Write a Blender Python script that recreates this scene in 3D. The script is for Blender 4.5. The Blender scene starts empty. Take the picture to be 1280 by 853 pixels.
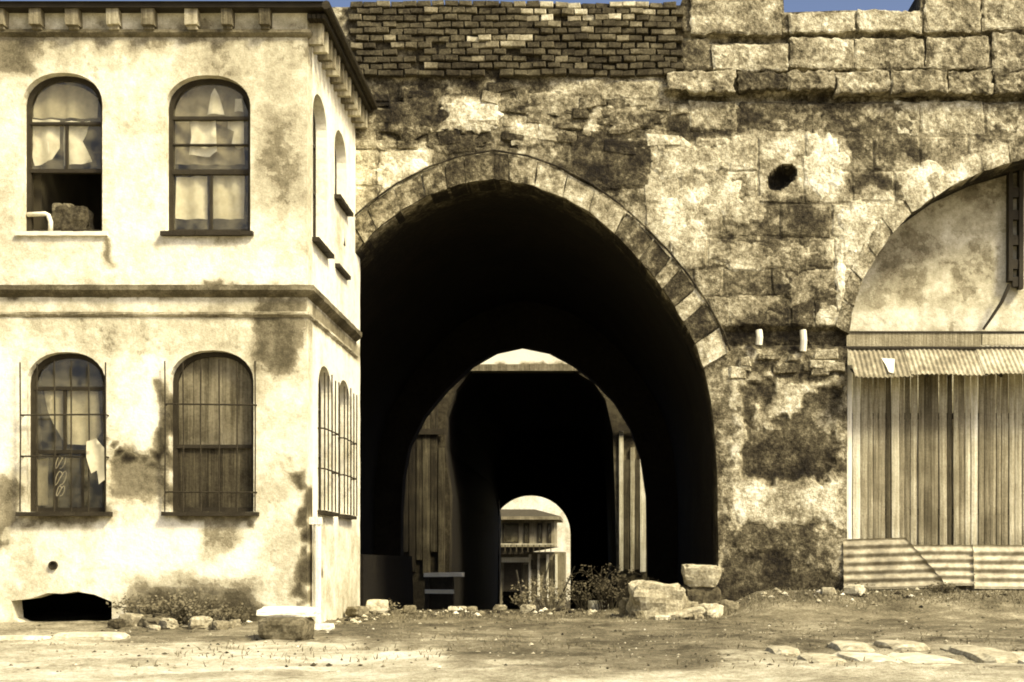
import bpy, math, random
import numpy as np
from mathutils import Vector, noise
from mathutils.geometry import delaunay_2d_cdt

random.seed(7)
S = bpy.context.scene
COL = S.collection
R = math.radians

# ------------------------------------------------------------------ camera
F, U0, V0, EYE = 1640.0, 740.0, 700.0, 0.91      # focal length and principal point in photo pixels
cam_d = bpy.data.cameras.new('camera')
cam = bpy.data.objects.new('camera', cam_d); COL.objects.link(cam)
cam.location = (0, 0, EYE); cam.rotation_euler = (R(90), 0, 0)
cam_d.sensor_width = 36.0; cam_d.lens = F / 1280 * 36
cam_d.shift_x = -(U0 - 640) / 1280; cam_d.shift_y = (V0 - 426.5) / 1280
cam_d.clip_end = 3000; cam_d.clip_start = 0.05
S.camera = cam

# ------------------------------------------------------------------ sky, sun, exposure
SUN_AZ, SUN_EL = 50.0, 46.0                      # azimuth to the right of straight behind the camera
w = bpy.data.worlds.new('World'); S.world = w; w.use_nodes = True
nt = w.node_tree; bg = nt.nodes['Background']
sky = nt.nodes.new('ShaderNodeTexSky'); sky.sky_type = 'NISHITA'; sky.sun_disc = False
sky.sun_elevation = R(SUN_EL); sky.sun_rotation = R(180 - SUN_AZ)
sky.air_density = 0.45; sky.dust_density = 4.0; sky.ozone_density = 0.6
nt.links.new(sky.outputs[0], bg.inputs[0]); bg.inputs[1].default_value = 0.055
sd = bpy.data.lights.new('sun', 'SUN'); sd.energy = 1.5; sd.angle = R(12.0); sd.color = (1.0, 0.905, 0.66)
sun = bpy.data.objects.new('sun', sd); COL.objects.link(sun)
sv = Vector((math.cos(R(SUN_EL)) * math.sin(R(SUN_AZ)), -math.cos(R(SUN_EL)) * math.cos(R(SUN_AZ)), math.sin(R(SUN_EL))))
sun.rotation_euler = sv.to_track_quat('Z', 'Y').to_euler(); sun.location = (20, -10, 30)
S.cycles.filter_width = 1.9
S.view_settings.view_transform = 'Standard'; S.view_settings.look = 'None'
S.view_settings.exposure = 2.1; S.view_settings.gamma = 1.0; S.view_settings.use_curve_mapping = False

# ------------------------------------------------------------------ measuring helpers
YH, YW = 18.0, 21.7                              # house front plane, gate wall plane
def PX(u, Y): return (u - U0) * Y / F
def PZ(v, Y): return EYE + (V0 - v) * Y / F
def P(u, v, Y): return (PX(u, Y), PZ(v, Y))
def UV(x, y, z): return (U0 + x * F / y, V0 - (z - EYE) * F / y)
XH = PX(384, YH)                                 # side wall plane of the house

def n3(x, y, z=0.0): return noise.noise(Vector((x, y, z)))
def fbm(x, y, z=0.0, o=3):
    s, a, f = 0.0, 0.5, 1.0
    for _ in range(o):
        s += a * n3(x * f, y * f, z + 7.3 * f); a *= 0.5; f *= 2.1
    return s
def smooth(t): t = max(0.0, min(1.0, t)); return t * t * (3 - 2 * t)

# ------------------------------------------------------------------ materials
SEPIA = [(0.0, (.008, .006, .003)), (.2, (.028, .022, .011)), (.4, (.095, .080, .044)), (.6, (.25, .217, .132)), (.8, (.53, .483, .325)), (1.0, (.86, .82, .645))]
def ramp_of(nt, stops):
    r = nt.nodes.new('ShaderNodeValToRGB'); e = r.color_ramp.elements
    e[0].position, e[0].color = stops[0][0], (*stops[0][1], 1)
    e[1].position, e[1].color = stops[-1][0], (*stops[-1][1], 1)
    for p, c in stops[1:-1]:
        k = e.new(p); k.color = (*c, 1)
    return r
def surf(name, src='attr', const=0.5, noises=((2.0, .3), (9.0, .25), (40.0, .15)), streak=None, bump=.5, bscale=25.0, rough=.9,
         stops=SEPIA, rand=0.0, spec=.2, metal=0.0, peel=None):
    """aged surface: tone from the mesh (attr), the object colour (obj) or a constant, broken up by noise"""
    m = bpy.data.materials.new(name); m.use_nodes = True
    t = m.node_tree; N = t.nodes; L = t.links
    b = N['Principled BSDF']; b.inputs['Roughness'].default_value = rough; b.inputs['Specular IOR Level'].default_value = spec
    b.inputs['Metallic'].default_value = metal
    geo = N.new('ShaderNodeNewGeometry')
    if src == 'attr':
        a = N.new('ShaderNodeAttribute'); a.attribute_name = 'tone'; cur = a.outputs['Fac']
    elif src == 'obj':
        a = N.new('ShaderNodeObjectInfo'); cur = a.outputs['Color']
    else:
        a = N.new('ShaderNodeValue'); a.outputs[0].default_value = const; cur = a.outputs[0]
    if rand:
        oi = N.new('ShaderNodeObjectInfo'); mm = N.new('ShaderNodeMath'); mm.operation = 'MULTIPLY_ADD'
        L.new(oi.outputs['Random'], mm.inputs[0]); mm.inputs[1].default_value = rand; mm.inputs[2].default_value = -rand / 2
        ad = N.new('ShaderNodeMath'); L.new(cur, ad.inputs[0]); L.new(mm.outputs[0], ad.inputs[1]); cur = ad.outputs[0]
    def add_noise(scale, amp, vec, detail=3, rg=.62):
        nonlocal cur
        n = N.new('ShaderNodeTexNoise'); n.inputs['Scale'].default_value = scale; n.inputs['Detail'].default_value = detail
        n.inputs['Roughness'].default_value = rg
        L.new(vec, n.inputs['Vector'])
        mu = N.new('ShaderNodeMath'); mu.operation = 'MULTIPLY_ADD'; L.new(n.outputs['Fac'], mu.inputs[0])
        mu.inputs[1].default_value = amp * 2; mu.inputs[2].default_value = -amp
        ad = N.new('ShaderNodeMath'); L.new(cur, ad.inputs[0]); L.new(mu.outputs[0], ad.inputs[1]); cur = ad.outputs[0]
        return n
    for sc, am in noises: add_noise(sc, am, geo.outputs['Position'])
    if streak:
        mp = N.new('ShaderNodeMapping'); mp.inputs['Scale'].default_value = streak[0]
        L.new(geo.outputs['Position'], mp.inputs['Vector']); add_noise(1.0, streak[1], mp.outputs[0])
    hp = None
    if peel:                                       # flaking skin: crisp ragged edge where the tone crosses a level
        lev, amt = peel; base = a.outputs['Fac']; keep = cur; cur = base
        add_noise(2.2, .34, geo.outputs['Position'], 5, .6); add_noise(9.0, .22, geo.outputs['Position'], 4, .65)
        pm_ = N.new('ShaderNodeMapRange'); pm_.interpolation_type = 'SMOOTHSTEP'
        for q, vv in ((1, lev - .025), (2, lev + .025), (3, -amt), (4, amt)): pm_.inputs[q].default_value = vv
        L.new(cur, pm_.inputs[0]); ad = N.new('ShaderNodeMath'); L.new(keep, ad.inputs[0]); L.new(pm_.outputs[0], ad.inputs[1]); cur = ad.outputs[0]; hp = pm_.outputs[0]
    r = ramp_of(t, stops); L.new(cur, r.inputs[0]); L.new(r.outputs[0], b.inputs['Base Color'])
    if bump:
        n1 = N.new('ShaderNodeTexNoise'); n1.inputs['Scale'].default_value = bscale; n1.inputs['Detail'].default_value = 4; n1.inputs['Roughness'].default_value = .7
        L.new(geo.outputs['Position'], n1.inputs['Vector'])
        bp = N.new('ShaderNodeBump'); bp.inputs['Strength'].default_value = bump; bp.inputs['Distance'].default_value = .03
        if hp is None: L.new(n1.outputs['Fac'], bp.inputs['Height'])
        else:
            mh = N.new('ShaderNodeMath'); mh.operation = 'MULTIPLY_ADD'; L.new(hp, mh.inputs[0]); mh.inputs[1].default_value = 2.2; L.new(n1.outputs['Fac'], mh.inputs[2]); L.new(mh.outputs[0], bp.inputs['Height'])
        L.new(bp.outputs[0], b.inputs['Normal'])
    return m

M = {}
M['plaster'] = surf('lime_plaster', noises=((.6, .22), (3.0, .20), (11.0, .16), (50.0, .16)), streak=((3.0, 3.0, .45), .10), bump=.45, bscale=14, peel=(.655, .05))
M['stone'] = surf('weathered_stone', noises=((1.1, .34), (4.5, .40), (15.0, .36), (55.0, .34)), bump=1.0, bscale=20, peel=(.47, .055))
M['brick'] = surf('old_brick', src='obj', noises=((4.0, .25), (30.0, .25)), bump=.6, bscale=40)
M['loose'] = surf('loose_stone', src='obj', noises=((4.0, .26), (22.0, .26)), bump=.7, bscale=20)
M['vault_shade'] = surf('shade_dark_vault_stone', src='const', const=.03, noises=((1.2, .10), (9.0, .10)), bump=.6, bscale=10)  # near-black base colour paints in the deep shade of the passages
M['dirt'] = surf('trodden_dirt', noises=((.8, .36), (3.5, .22), (22.0, .24), (90.0, .26)), bump=1.0, bscale=45)
M['wood'] = surf('grey_board', src='obj', noises=((2.0, .2), (30.0, .12)), streak=((30.0, 30.0, .9), .26), bump=.5, bscale=30)
M['woodh'] = surf('dark_joinery', src='const', const=.20, noises=((6.0, .08), (40.0, .05)), bump=.3, bscale=40, rough=.7)
M['iron'] = surf('rusty_iron', src='const', const=.22, noises=((12.0, .12), (60.0, .1)), bump=.3, bscale=60, rough=.75, metal=.2)
M['tin'] = surf('corrugated_iron', src='obj', noises=((2.0, .25), (9.0, .25)), bump=.12, bscale=30, rough=.55, spec=.4)
M['cloth'] = surf('pale_cloth', src='obj', noises=((3.0, .08), (15.0, .06)), bump=.1, rough=1)
M['weed'] = surf('dry_weed', src='obj', noises=((5.0, .15),), bump=0)
M['lime'] = surf('whitewashed_metal', src='const', const=.93, noises=((6.0, .08), (30.0, .05)), bump=.1, rough=.7)
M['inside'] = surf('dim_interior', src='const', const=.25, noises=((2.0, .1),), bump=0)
M['tile'] = surf('roof_tile', src='const', const=.3, noises=((6.0, .12), (30.0, .1)), bump=.4)

def glass_mat():
    m = bpy.data.materials.new('dusty_glass'); m.use_nodes = True
    t = m.node_tree; N = t.nodes; L = t.links; N.clear()
    out = N.new('ShaderNodeOutputMaterial'); tr = N.new('ShaderNodeBsdfTransparent'); gl = N.new('ShaderNodeBsdfGlossy'); df = N.new('ShaderNodeBsdfDiffuse')
    gl.inputs['Roughness'].default_value = .08; df.inputs[0].default_value = (.42, .37, .22, 1); tr.inputs[0].default_value = (.97, .965, .93, 1)
    geo = N.new('ShaderNodeNewGeometry'); n = N.new('ShaderNodeTexNoise'); n.inputs['Scale'].default_value = 5; n.inputs['Detail'].default_value = 5
    L.new(geo.outputs['Position'], n.inputs['Vector'])
    mr = N.new('ShaderNodeMapRange'); mr.inputs[1].default_value = .35; mr.inputs[2].default_value = .7; mr.inputs[3].default_value = .02; mr.inputs[4].default_value = .22
    L.new(n.outputs['Fac'], mr.inputs[0])
    m1 = N.new('ShaderNodeMixShader'); L.new(mr.outputs[0], m1.inputs[0]); L.new(tr.outputs[0], m1.inputs[1]); L.new(df.outputs[0], m1.inputs[2])
    lw = N.new('ShaderNodeLayerWeight'); lw.inputs[0].default_value = .5; pw = N.new('ShaderNodeMath'); pw.operation = 'POWER'; L.new(lw.outputs['Facing'], pw.inputs[0]); pw.inputs[1].default_value = 4.0
    fr = N.new('ShaderNodeMath'); fr.operation = 'MULTIPLY_ADD'; L.new(pw.outputs[0], fr.inputs[0]); fr.inputs[1].default_value = .6; fr.inputs[2].default_value = .03
    m2 = N.new('ShaderNodeMixShader'); L.new(fr.outputs[0], m2.inputs[0]); L.new(m1.outputs[0], m2.inputs[1]); L.new(gl.outputs[0], m2.inputs[2])
    L.new(m2.outputs[0], out.inputs[0]); return m
M['glass'] = glass_mat()

# ------------------------------------------------------------------ object helpers
def tag(o, label=None, cat=None, group=None, kind=None):
    if label: o['label'] = label
    if cat: o['category'] = cat
    if group: o['group'] = group
    if kind: o['kind'] = kind
    return o
def empty(name, loc=(0, 0, 0), label=None, cat=None, group=None):
    o = bpy.data.objects.new(name, None); COL.objects.link(o); o.location = loc; o.empty_display_size = .2
    return tag(o, label, cat, group)
def link(name, me, parent=None, tone=None):
    o = bpy.data.objects.new(name, me); COL.objects.link(o)
    if parent is not None:
        o.parent = parent
        l = parent.location
        p = parent
        off = Vector((0, 0, 0))
        while p is not None: off += p.location; p = p.parent
        o.location = -off                      # vertices are given in world space
    if tone is not None: o.color = (tone, tone, tone, 1)
    return o
def make_mesh(name, verts, faces, mat, tones=None, smooth_=False):
    me = bpy.data.meshes.new(name); me.from_pydata([tuple(v) for v in verts], [], faces)
    me.materials.append(M[mat] if isinstance(mat, str) else mat)
    if tones is not None:
        a = me.attributes.new('tone', 'FLOAT', 'POINT'); a.data.foreach_set('value', [float(t) for t in tones])
    if smooth_: me.polygons.foreach_set('use_smooth', [True] * len(me.polygons))
    me.update(); return me

class MB:
    """collects shapes; T maps (along, depth, up) to world"""
    def __init__(s, T=None): s.v, s.f, s.T = [], [], T or (lambda a, d, b: (a, d, b))
    def add(s, vs, fs):
        k = len(s.v); s.v += [s.T(*p) for p in vs]; s.f += [tuple(i + k for i in f) for f in fs]; return s
    def box(s, a0, a1, d0, d1, b0, b1, j=0.0):
        r = lambda: random.uniform(-j, j)
        vs = [(a + r(), d + r(), b + r()) for a in (a0, a1) for d in (d0, d1) for b in (b0, b1)]
        return s.add(vs, [(0, 1, 3, 2), (4, 6, 7, 5), (0, 4, 5, 1), (2, 3, 7, 6), (0, 2, 6, 4), (1, 5, 7, 3)])
    def tube(s, pts, r, n=7, r1=None):
        pts = [Vector(p) for p in pts]; vs, fs = [], []
        for i, p in enumerate(pts):
            d = (pts[min(i + 1, len(pts) - 1)] - pts[max(i - 1, 0)]).normalized()
            x = d.orthogonal().normalized() if i == 0 else (x - d * x.dot(d)).normalized()
            y = d.cross(x); rr = r if r1 is None else r + (r1 - r) * i / max(1, len(pts) - 1)
            for k in range(n):
                a = 2 * math.pi * k / n; vs.append(tuple(p + x * math.cos(a) * rr + y * math.sin(a) * rr))
        for i in range(len(pts) - 1):
            for k in range(n): fs.append((i * n + k, i * n + (k + 1) % n, (i + 1) * n + (k + 1) % n, (i + 1) * n + k))
        fs.append(tuple(range(n - 1, -1, -1))); fs.append(tuple((len(pts) - 1) * n + k for k in range(n)))
        return s.add(vs, fs)
    def prism(s, poly, d0, d1):
        n = len(poly); vs = [(a, d0, b) for a, b in poly] + [(a, d1, b) for a, b in poly]
        return s.add(vs, [tuple(range(n)), tuple(range(2 * n - 1, n - 1, -1))] + [(i, i + n, (i + 1) % n + n, (i + 1) % n) for i in range(n)])
    def ring(s, outer, inner, d0, d1):
        n = len(outer); vs = [(a, d, b) for d in (d0, d1) for L in (outer, inner) for a, b in L]
        fs = []
        for i in range(n):
            j = (i + 1) % n
            fs += [(i, j, n + j, n + i), (2 * n + i, 3 * n + i, 3 * n + j, 2 * n + j), (i, 2 * n + i, 2 * n + j, j), (n + i, n + j, 3 * n + j, 3 * n + i)]
        return s.add(vs, fs)
    def build(s, name, mat, parent=None, tone=None, smooth_=False):
        return link(name, make_mesh(name, s.v, s.f, mat, None, smooth_), parent, tone)

def resample(poly, sp, closed=True):
    out = []; n = len(poly)
    for i in range(n if closed else n - 1):
        a, b = poly[i], poly[(i + 1) % n]; L = math.hypot(b[0] - a[0], b[1] - a[1]); k = max(1, int(round(L / sp)))
        for q in range(k): out.append((a[0] + (b[0] - a[0]) * q / k, a[1] + (b[1] - a[1]) * q / k))
    if not closed: out.append(poly[-1])
    return out
def inpoly(pts, poly):
    pts = np.asarray(pts, float); x, y = pts[:, 0], pts[:, 1]; c = np.zeros(len(pts), bool); n = len(poly)
    for i in range(n):
        x0, y0 = poly[i]; x1, y1 = poly[(i + 1) % n]
        if y0 == y1: continue
        c ^= ((y0 > y) != (y1 > y)) & (x < (x1 - x0) * (y - y0) / (y1 - y0) + x0)
    return c
def seg_dist(pts, loop, closed=True):
    pts = np.asarray(pts, float); d = np.full(len(pts), 1e9); n = len(loop)
    for i in range(n if closed else n - 1):
        a = np.array(loop[i]); b = np.array(loop[(i + 1) % n]); ab = b - a; l2 = ab @ ab
        if l2 == 0: continue
        t = np.clip(((pts - a) @ ab) / l2, 0, 1); q = a + t[:, None] * ab
        d = np.minimum(d, np.hypot(*(pts - q).T))
    return d
def sheet(outline, holes, sp):
    """dense triangulated sheet with holes; returns 2D verts, tris, loops of indices"""
    loops = [resample(outline, sp)] + [resample(h, sp * .6) for h in holes]
    pts, edges, ids = [], [], []
    for l in loops:
        k = len(pts); pts += l; edges += [(k + i, k + (i + 1) % len(l)) for i in range(len(l))]
    xs = [p[0] for p in outline]; ys = [p[1] for p in outline]
    g = [(x + random.uniform(-.25, .25) * sp, y + random.uniform(-.25, .25) * sp) for x in np.arange(min(xs), max(xs), sp) for y in np.arange(min(ys), max(ys), sp)]
    g = np.array(g); keep = inpoly(g, loops[0]) & (seg_dist(g, outline) > sp * .4)
    for h in holes: keep &= ~inpoly(g, h) & (seg_dist(g, h) > sp * .35)
    pts += [tuple(p) for p in g[keep]]
    vs, es, fs, ov, oe, of = delaunay_2d_cdt([Vector(p) for p in pts], edges, [], 0, 1e-6)
    vs = [(v.x, v.y) for v in vs]
    cen = np.array([[sum(vs[i][0] for i in f) / 3, sum(vs[i][1] for i in f) / 3] for f in fs])
    ok = inpoly(cen, loops[0])
    for l in loops[1:]: ok &= ~inpoly(cen, l)
    return vs, [f for f, k in zip(fs, ok) if k], loops
def wall_mesh(name, outline, holes, sp, T, mat, depth, tone, relief, parent, back=True, soffit_shade=None):
    """T(a, d, b): a along, d inwards, b up"""
    vs, fs, loops = sheet(outline, holes, sp)
    V = []; tn = []
    for a, b in vs:
        V.append(T(a, -relief(a, b), b)); tn.append(tone(a, b))
    Fc = [tuple(f) for f in fs]
    for l in loops:
        k = len(V)
        for a, b in l: V.append(T(a, -relief(a, b), b)); tn.append(tone(a, b))
        for a, b in l: V.append(T(a, depth, b)); tn.append(tone(a, b) if soffit_shade is None else soffit_shade)
        n = len(l); Fc += [(k + i, k + (i + 1) % n, k + n + (i + 1) % n, k + n + i) for i in range(n)]
    if back:
        k = len(V); V += [T(a, depth, b) for a, b in vs]; tn += [.5] * len(vs); Fc += [tuple(k + i for i in reversed(f)) for f in fs]
    return link(name, make_mesh(name, V, Fc, mat, tn), parent)

def zones(base, zs, warp=9.0, wscale=.03, seed=0.0):
    """tone map from rectangles of stains and painted shade on walls and ground; ragged edges by noise"""
    def f(u, v):
        du = warp * fbm(u * wscale, v * wscale, seed, 4); dv = warp * fbm(u * wscale, v * wscale, seed + 50, 4)
        t = base; uu, vv = u + du * 2, v + dv * 2
        for (a, b, c, d, val, soft) in zs:
            m = min(smooth((uu - a) / soft + .5), smooth((c - uu) / soft + .5), smooth((vv - b) / soft + .5), smooth((d - vv) / soft + .5))
            if m > 0: t += (val - t) * m
        return t
    return f

# ------------------------------------------------------------------ ground
def fall(y): return -.041 * max(0.0, min(y, 62.0) - 23.0)       # the lane drops gently behind the gate
def ground_z(x, y):
    z = 0.06 * fbm(x * .5, y * .5, 3) + 0.05 * fbm(x * 1.7, y * 1.7, 9) + .035 * fbm(x * 5.5, y * 5.5, 19)
    bank = smooth((y - 19.0) / 2.4) * smooth((x - 1.9) / 1.0) * smooth((24 - y) / 1)
    z += .36 * bank
    z += .06 * smooth((y - 16.8) / 1.0) * smooth((-3.5 - x) / .6) * smooth((18.4 - y) / .3)   # earth against the house foot
    z += .07 * smooth((y - 20.2) / 1.5) * smooth((24.5 - y) / 2) * (0.5 + fbm(x * 1.1, y * 1.1, 20))
    if y < 9.5: z *= max(0, (y - 8) / 1.5)
    return z + fall(y)
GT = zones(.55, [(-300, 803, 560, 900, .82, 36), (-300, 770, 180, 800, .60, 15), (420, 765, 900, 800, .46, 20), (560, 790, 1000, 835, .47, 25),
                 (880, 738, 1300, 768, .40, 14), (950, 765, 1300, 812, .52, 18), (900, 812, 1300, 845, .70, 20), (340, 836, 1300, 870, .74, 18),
                 (120, 775, 330, 800, .5, 14), (450, 730, 900, 766, .24, 10), (960, 798, 1180, 806, .40, 5), (700, 795, 800, 800, .4, 5), (505, 790, 700, 815, .54, 14)], warp=12, wscale=.02)  # darkest rectangle paints the tunnel's shade into the dirt colour
def ground():
    xs = sorted(set([-900, -300, -100, -50, -30, -22] + list(np.arange(-16, 12.01, .12)) + [16, 22, 30, 50, 100, 300, 900]))
    ys = sorted(set([-400, -100, -30, -10, 0, 4, 7] + list(np.arange(8.5, 24.01, .1)) + [25, 26, 28, 30, 32, 34, 36, 38, 42, 48, 56, 64, 72, 90, 130, 300, 1500]))
    V = []; tn = []
    for y in ys:
        for x in xs:
            dense = -16.1 < x < 12.1 and 8 < y < 24.1
            z = ground_z(x, y) if dense else fall(y)
            V.append((x, y, z))
            if y > 2: u, v = UV(x, y, 0); tn.append(GT(u, v) if y < 24 else .22)  # ground behind the gate toned dark, shade of the passage painted in
            else: tn.append(.7)
    nx = len(xs); Fc = [(j * nx + i, j * nx + i + 1, (j + 1) * nx + i + 1, (j + 1) * nx + i) for j in range(len(ys) - 1) for i in range(nx - 1)]
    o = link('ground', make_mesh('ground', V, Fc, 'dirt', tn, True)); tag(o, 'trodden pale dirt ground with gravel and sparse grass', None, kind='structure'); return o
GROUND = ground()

# ------------------------------------------------------------------ stones
def stone_mesh(name, w, d, h, mat='loose', rough=.12, seed=0, n=4, bot=1.0):
    """blocky stone: a subdivided box pushed about by noise, base at z = 0"""
    V = []; Fc = []; idx = {}
    def vid(i, j, k):
        if (i, j, k) not in idx:
            x, y, z = i / n * 2 - 1, j / n * 2 - 1, k / n * 2 - 1
            rr = 1 - .10 * (abs(x) ** 4 * abs(y) ** 4 + abs(x) ** 4 * abs(z) ** 4 + abs(y) ** 4 * abs(z) ** 4)
            q = fbm(x * 1.5 + seed, y * 1.5, z * 1.5 + seed * 3.1, 4)
            rr *= 1 + rough * 2 * q
            tp = bot + (1 - bot) * (z + 1) / 2
            idx[(i, j, k)] = len(V); V.append((x * rr * w / 2 * tp, y * rr * d / 2 * tp, max(-.02, (z * rr + 1) * h / 2)))
        return idx[(i, j, k)]
    for a in range(n):
        for b in range(n):
            for s_ in (0, n):
                Fc += [(vid(a, b, s_), vid(a + 1, b, s_), vid(a + 1, b + 1, s_), vid(a, b + 1, s_)),
                       (vid(a, s_, b), vid(a + 1, s_, b), vid(a + 1, s_, b + 1), vid(a, s_, b + 1)),
                       (vid(s_, a, b), vid(s_, a + 1, b), vid(s_, a + 1, b + 1), vid(s_, a, b + 1))]
    me = make_mesh(name, V, Fc, mat)
    import bmesh
    bm = bmesh.new(); bm.from_mesh(me); bmesh.ops.recalc_face_normals(bm, faces=bm.faces); bm.to_mesh(me); bm.free()
    return me
def stone(name, x, y, z, w, d, h, rz, tone, label, seed, rough=.1, n=5, group=None, tilt=(0, 0), bot=1.0):
    o = link(name, stone_mesh(name, w, d, h, 'loose', rough, seed, n, bot), None, tone)
    o.location = (x, y, z); o.rotation_euler = (tilt[0], tilt[1], rz); return tag(o, label, 'stone', group)

# ------------------------------------------------------------------ the plastered house
house = empty('plaster_house', (XH, YH, 0), 'two-storey cream plastered house with arched windows beside the gate', 'house')
def TF(a, d, b): return (a, YH + d, b)           # front: along x
def TS(a, d, b): return (XH - d, a, b)           # side: along y
def arch_top(a, a0, a1, b1, rise):
    t = (2 * a - a0 - a1) / (a1 - a0); t = max(-1, min(1, t))
    return b1 - rise + rise * math.sqrt(max(0, 1 - abs(t) ** 2.3))
def arch_poly(a0, a1, b0, b1, rise, n=14):
    p = [(a0, b0), (a1, b0)]
    for i in range(n + 1):
        th = math.pi * i / n; c = math.cos(th); t = math.copysign(abs(c) ** .87, c)
        a = (a0 + a1) / 2 + t * (a1 - a0) / 2; p.append((a, arch_top(a, a0, a1, b1, rise)))
    return p
hx = lambda u: PX(u, YH); hz = lambda v: PZ(v, YH)
FW = {  # openings on the front, measured
    'ul': (hx(28), hx(128), hz(290), hz(91), .42), 'ur': (hx(207), hx(313), hz(290), hz(94), .42),
    'll': (hx(33), hx(132), hz(640), hz(440), .42), 'lr': (hx(212), hx(317), hz(640), hz(438), .42)}
SW = {'u1': (18.36, 19.34, 5.42, 7.56, .42), 'u2': (19.92, 20.90, 6.45, 7.56, .42), 'l1': (18.72, 19.70, 1.62, 3.74, .42), 'l2': (20.22, 21.20, 1.62, 3.74, .42)}
XL, HTOP = -12.6, 8.50
def far_fw():                                     # the facade goes on to the left of the frame
    for du in (-182,):
        yield (hx(28 + du), hx(128 + du), hz(290), hz(91), .42)
        yield (hx(33 + du), hx(132 + du), hz(640), hz(440), .42)
cellar = [(a, b + .05) for a, b in [(hx(16), hz(778)), (hx(30), hz(783) - .02), (hx(140), hz(783) - .02), (hx(140), hz(757)), (hx(118), hz(748)), (hx(96), hz(744)), (hx(78), hz(747)), (hx(60), hz(746)), (hx(38), hz(753)), (hx(14), hz(756))]]
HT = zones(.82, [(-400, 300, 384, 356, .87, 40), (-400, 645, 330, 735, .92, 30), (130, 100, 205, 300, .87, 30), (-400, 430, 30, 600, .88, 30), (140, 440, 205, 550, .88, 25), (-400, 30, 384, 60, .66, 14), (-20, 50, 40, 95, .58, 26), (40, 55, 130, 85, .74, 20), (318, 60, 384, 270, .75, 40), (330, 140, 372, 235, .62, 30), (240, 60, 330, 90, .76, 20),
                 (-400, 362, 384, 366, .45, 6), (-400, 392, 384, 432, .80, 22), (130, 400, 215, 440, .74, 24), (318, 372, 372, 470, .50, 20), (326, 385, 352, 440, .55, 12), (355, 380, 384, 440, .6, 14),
                 (138, 560, 205, 622, .56, 10), (196, 470, 212, 640, .40, 8), (-10, 600, 22, 665, .52, 14), (-10, 590, 12, 690, .60, 14), (300, 470, 384, 560, .82, 30), (250, 640, 305, 690, .64, 18), (320, 640, 386, 740, .78, 30),
                 (168, 735, 318, 800, .36, 16), (140, 720, 330, 745, .66, 18), (375, 590, 388, 800, .36, 6), (15, 700, 150, 742, .86, 20), (-40, 640, 140, 655, .60, 7), (205, 638, 318, 652, .5, 6), (205, 290, 318, 298, .6, 5)], warp=13, wscale=.035, seed=2)
def house_tone(a, b):
    u, v = UV(a, YH, b); t = HT(u, v)
    t -= .20 * max(0, fbm(u * .012, v * .03, 11) - .12)
    # water streaks below the string course and the eaves
    t -= .13 * smooth((v - 375) / 20) * smooth((520 - v) / 120) * max(0, n3(u * .11, v * .012, 4))
    t -= .13 * smooth((v - 40) / 10) * smooth((150 - v) / 90) * max(0, n3(u * .09, v * .01, 14))
    # cracks in the render between the lower windows
    for (p0, p1) in (((128, 545), (158, 572)), ((158, 572), (190, 578)), ((190, 578), (206, 560)), ((132, 300), (140, 350))):
        d = seg_dist([(u + 3 * n3(u * .2, v * .2), v)], [p0, p1], False)[0]
        if d < 4: t -= .5 * (1 - d / 4)
    return max(.05, t)
def house_relief(a, b):
    u, v = UV(a, YH, b); r = .012 * fbm(a * 1.2, b * 1.2, 5) + .006 * fbm(a * 6, b * 6, 6)
    if 140 < u < 204 and 565 < v < 622: r -= .02
    if v > 735 and 168 < u < 318: r -= .03 * smooth((v - 735) / 10) * (0.6 + fbm(a * 5, b * 5, 8))
    return r
holes = [arch_poly(*q) for q in FW.values()] + [arch_poly(*q) for q in far_fw()] + [cellar]
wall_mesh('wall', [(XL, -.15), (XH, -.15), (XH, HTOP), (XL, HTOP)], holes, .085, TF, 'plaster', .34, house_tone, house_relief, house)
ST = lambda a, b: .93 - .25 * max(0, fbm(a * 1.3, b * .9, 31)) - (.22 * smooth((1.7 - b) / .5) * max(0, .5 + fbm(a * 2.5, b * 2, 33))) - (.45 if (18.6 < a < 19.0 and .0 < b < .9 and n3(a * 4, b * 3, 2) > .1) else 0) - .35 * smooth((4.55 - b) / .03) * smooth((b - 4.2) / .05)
side_holes = [arch_poly(*q) for q in SW.values()]
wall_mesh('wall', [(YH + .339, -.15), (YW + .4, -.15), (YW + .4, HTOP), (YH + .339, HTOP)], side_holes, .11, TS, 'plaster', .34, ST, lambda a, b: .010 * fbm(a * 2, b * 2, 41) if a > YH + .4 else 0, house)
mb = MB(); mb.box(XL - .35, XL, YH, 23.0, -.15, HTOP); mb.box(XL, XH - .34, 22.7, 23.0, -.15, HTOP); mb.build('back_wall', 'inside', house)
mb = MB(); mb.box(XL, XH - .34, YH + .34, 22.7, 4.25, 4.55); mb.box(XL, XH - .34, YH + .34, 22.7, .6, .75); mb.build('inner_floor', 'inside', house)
mb = MB(); mb.box(-7.9, -7.7, YH + .34, 22.7, .75, HTOP); mb.box(XL, XH - .34, 20.6, 20.7, .75, HTOP); mb.build('inner_partition', 'inside', house)

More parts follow.
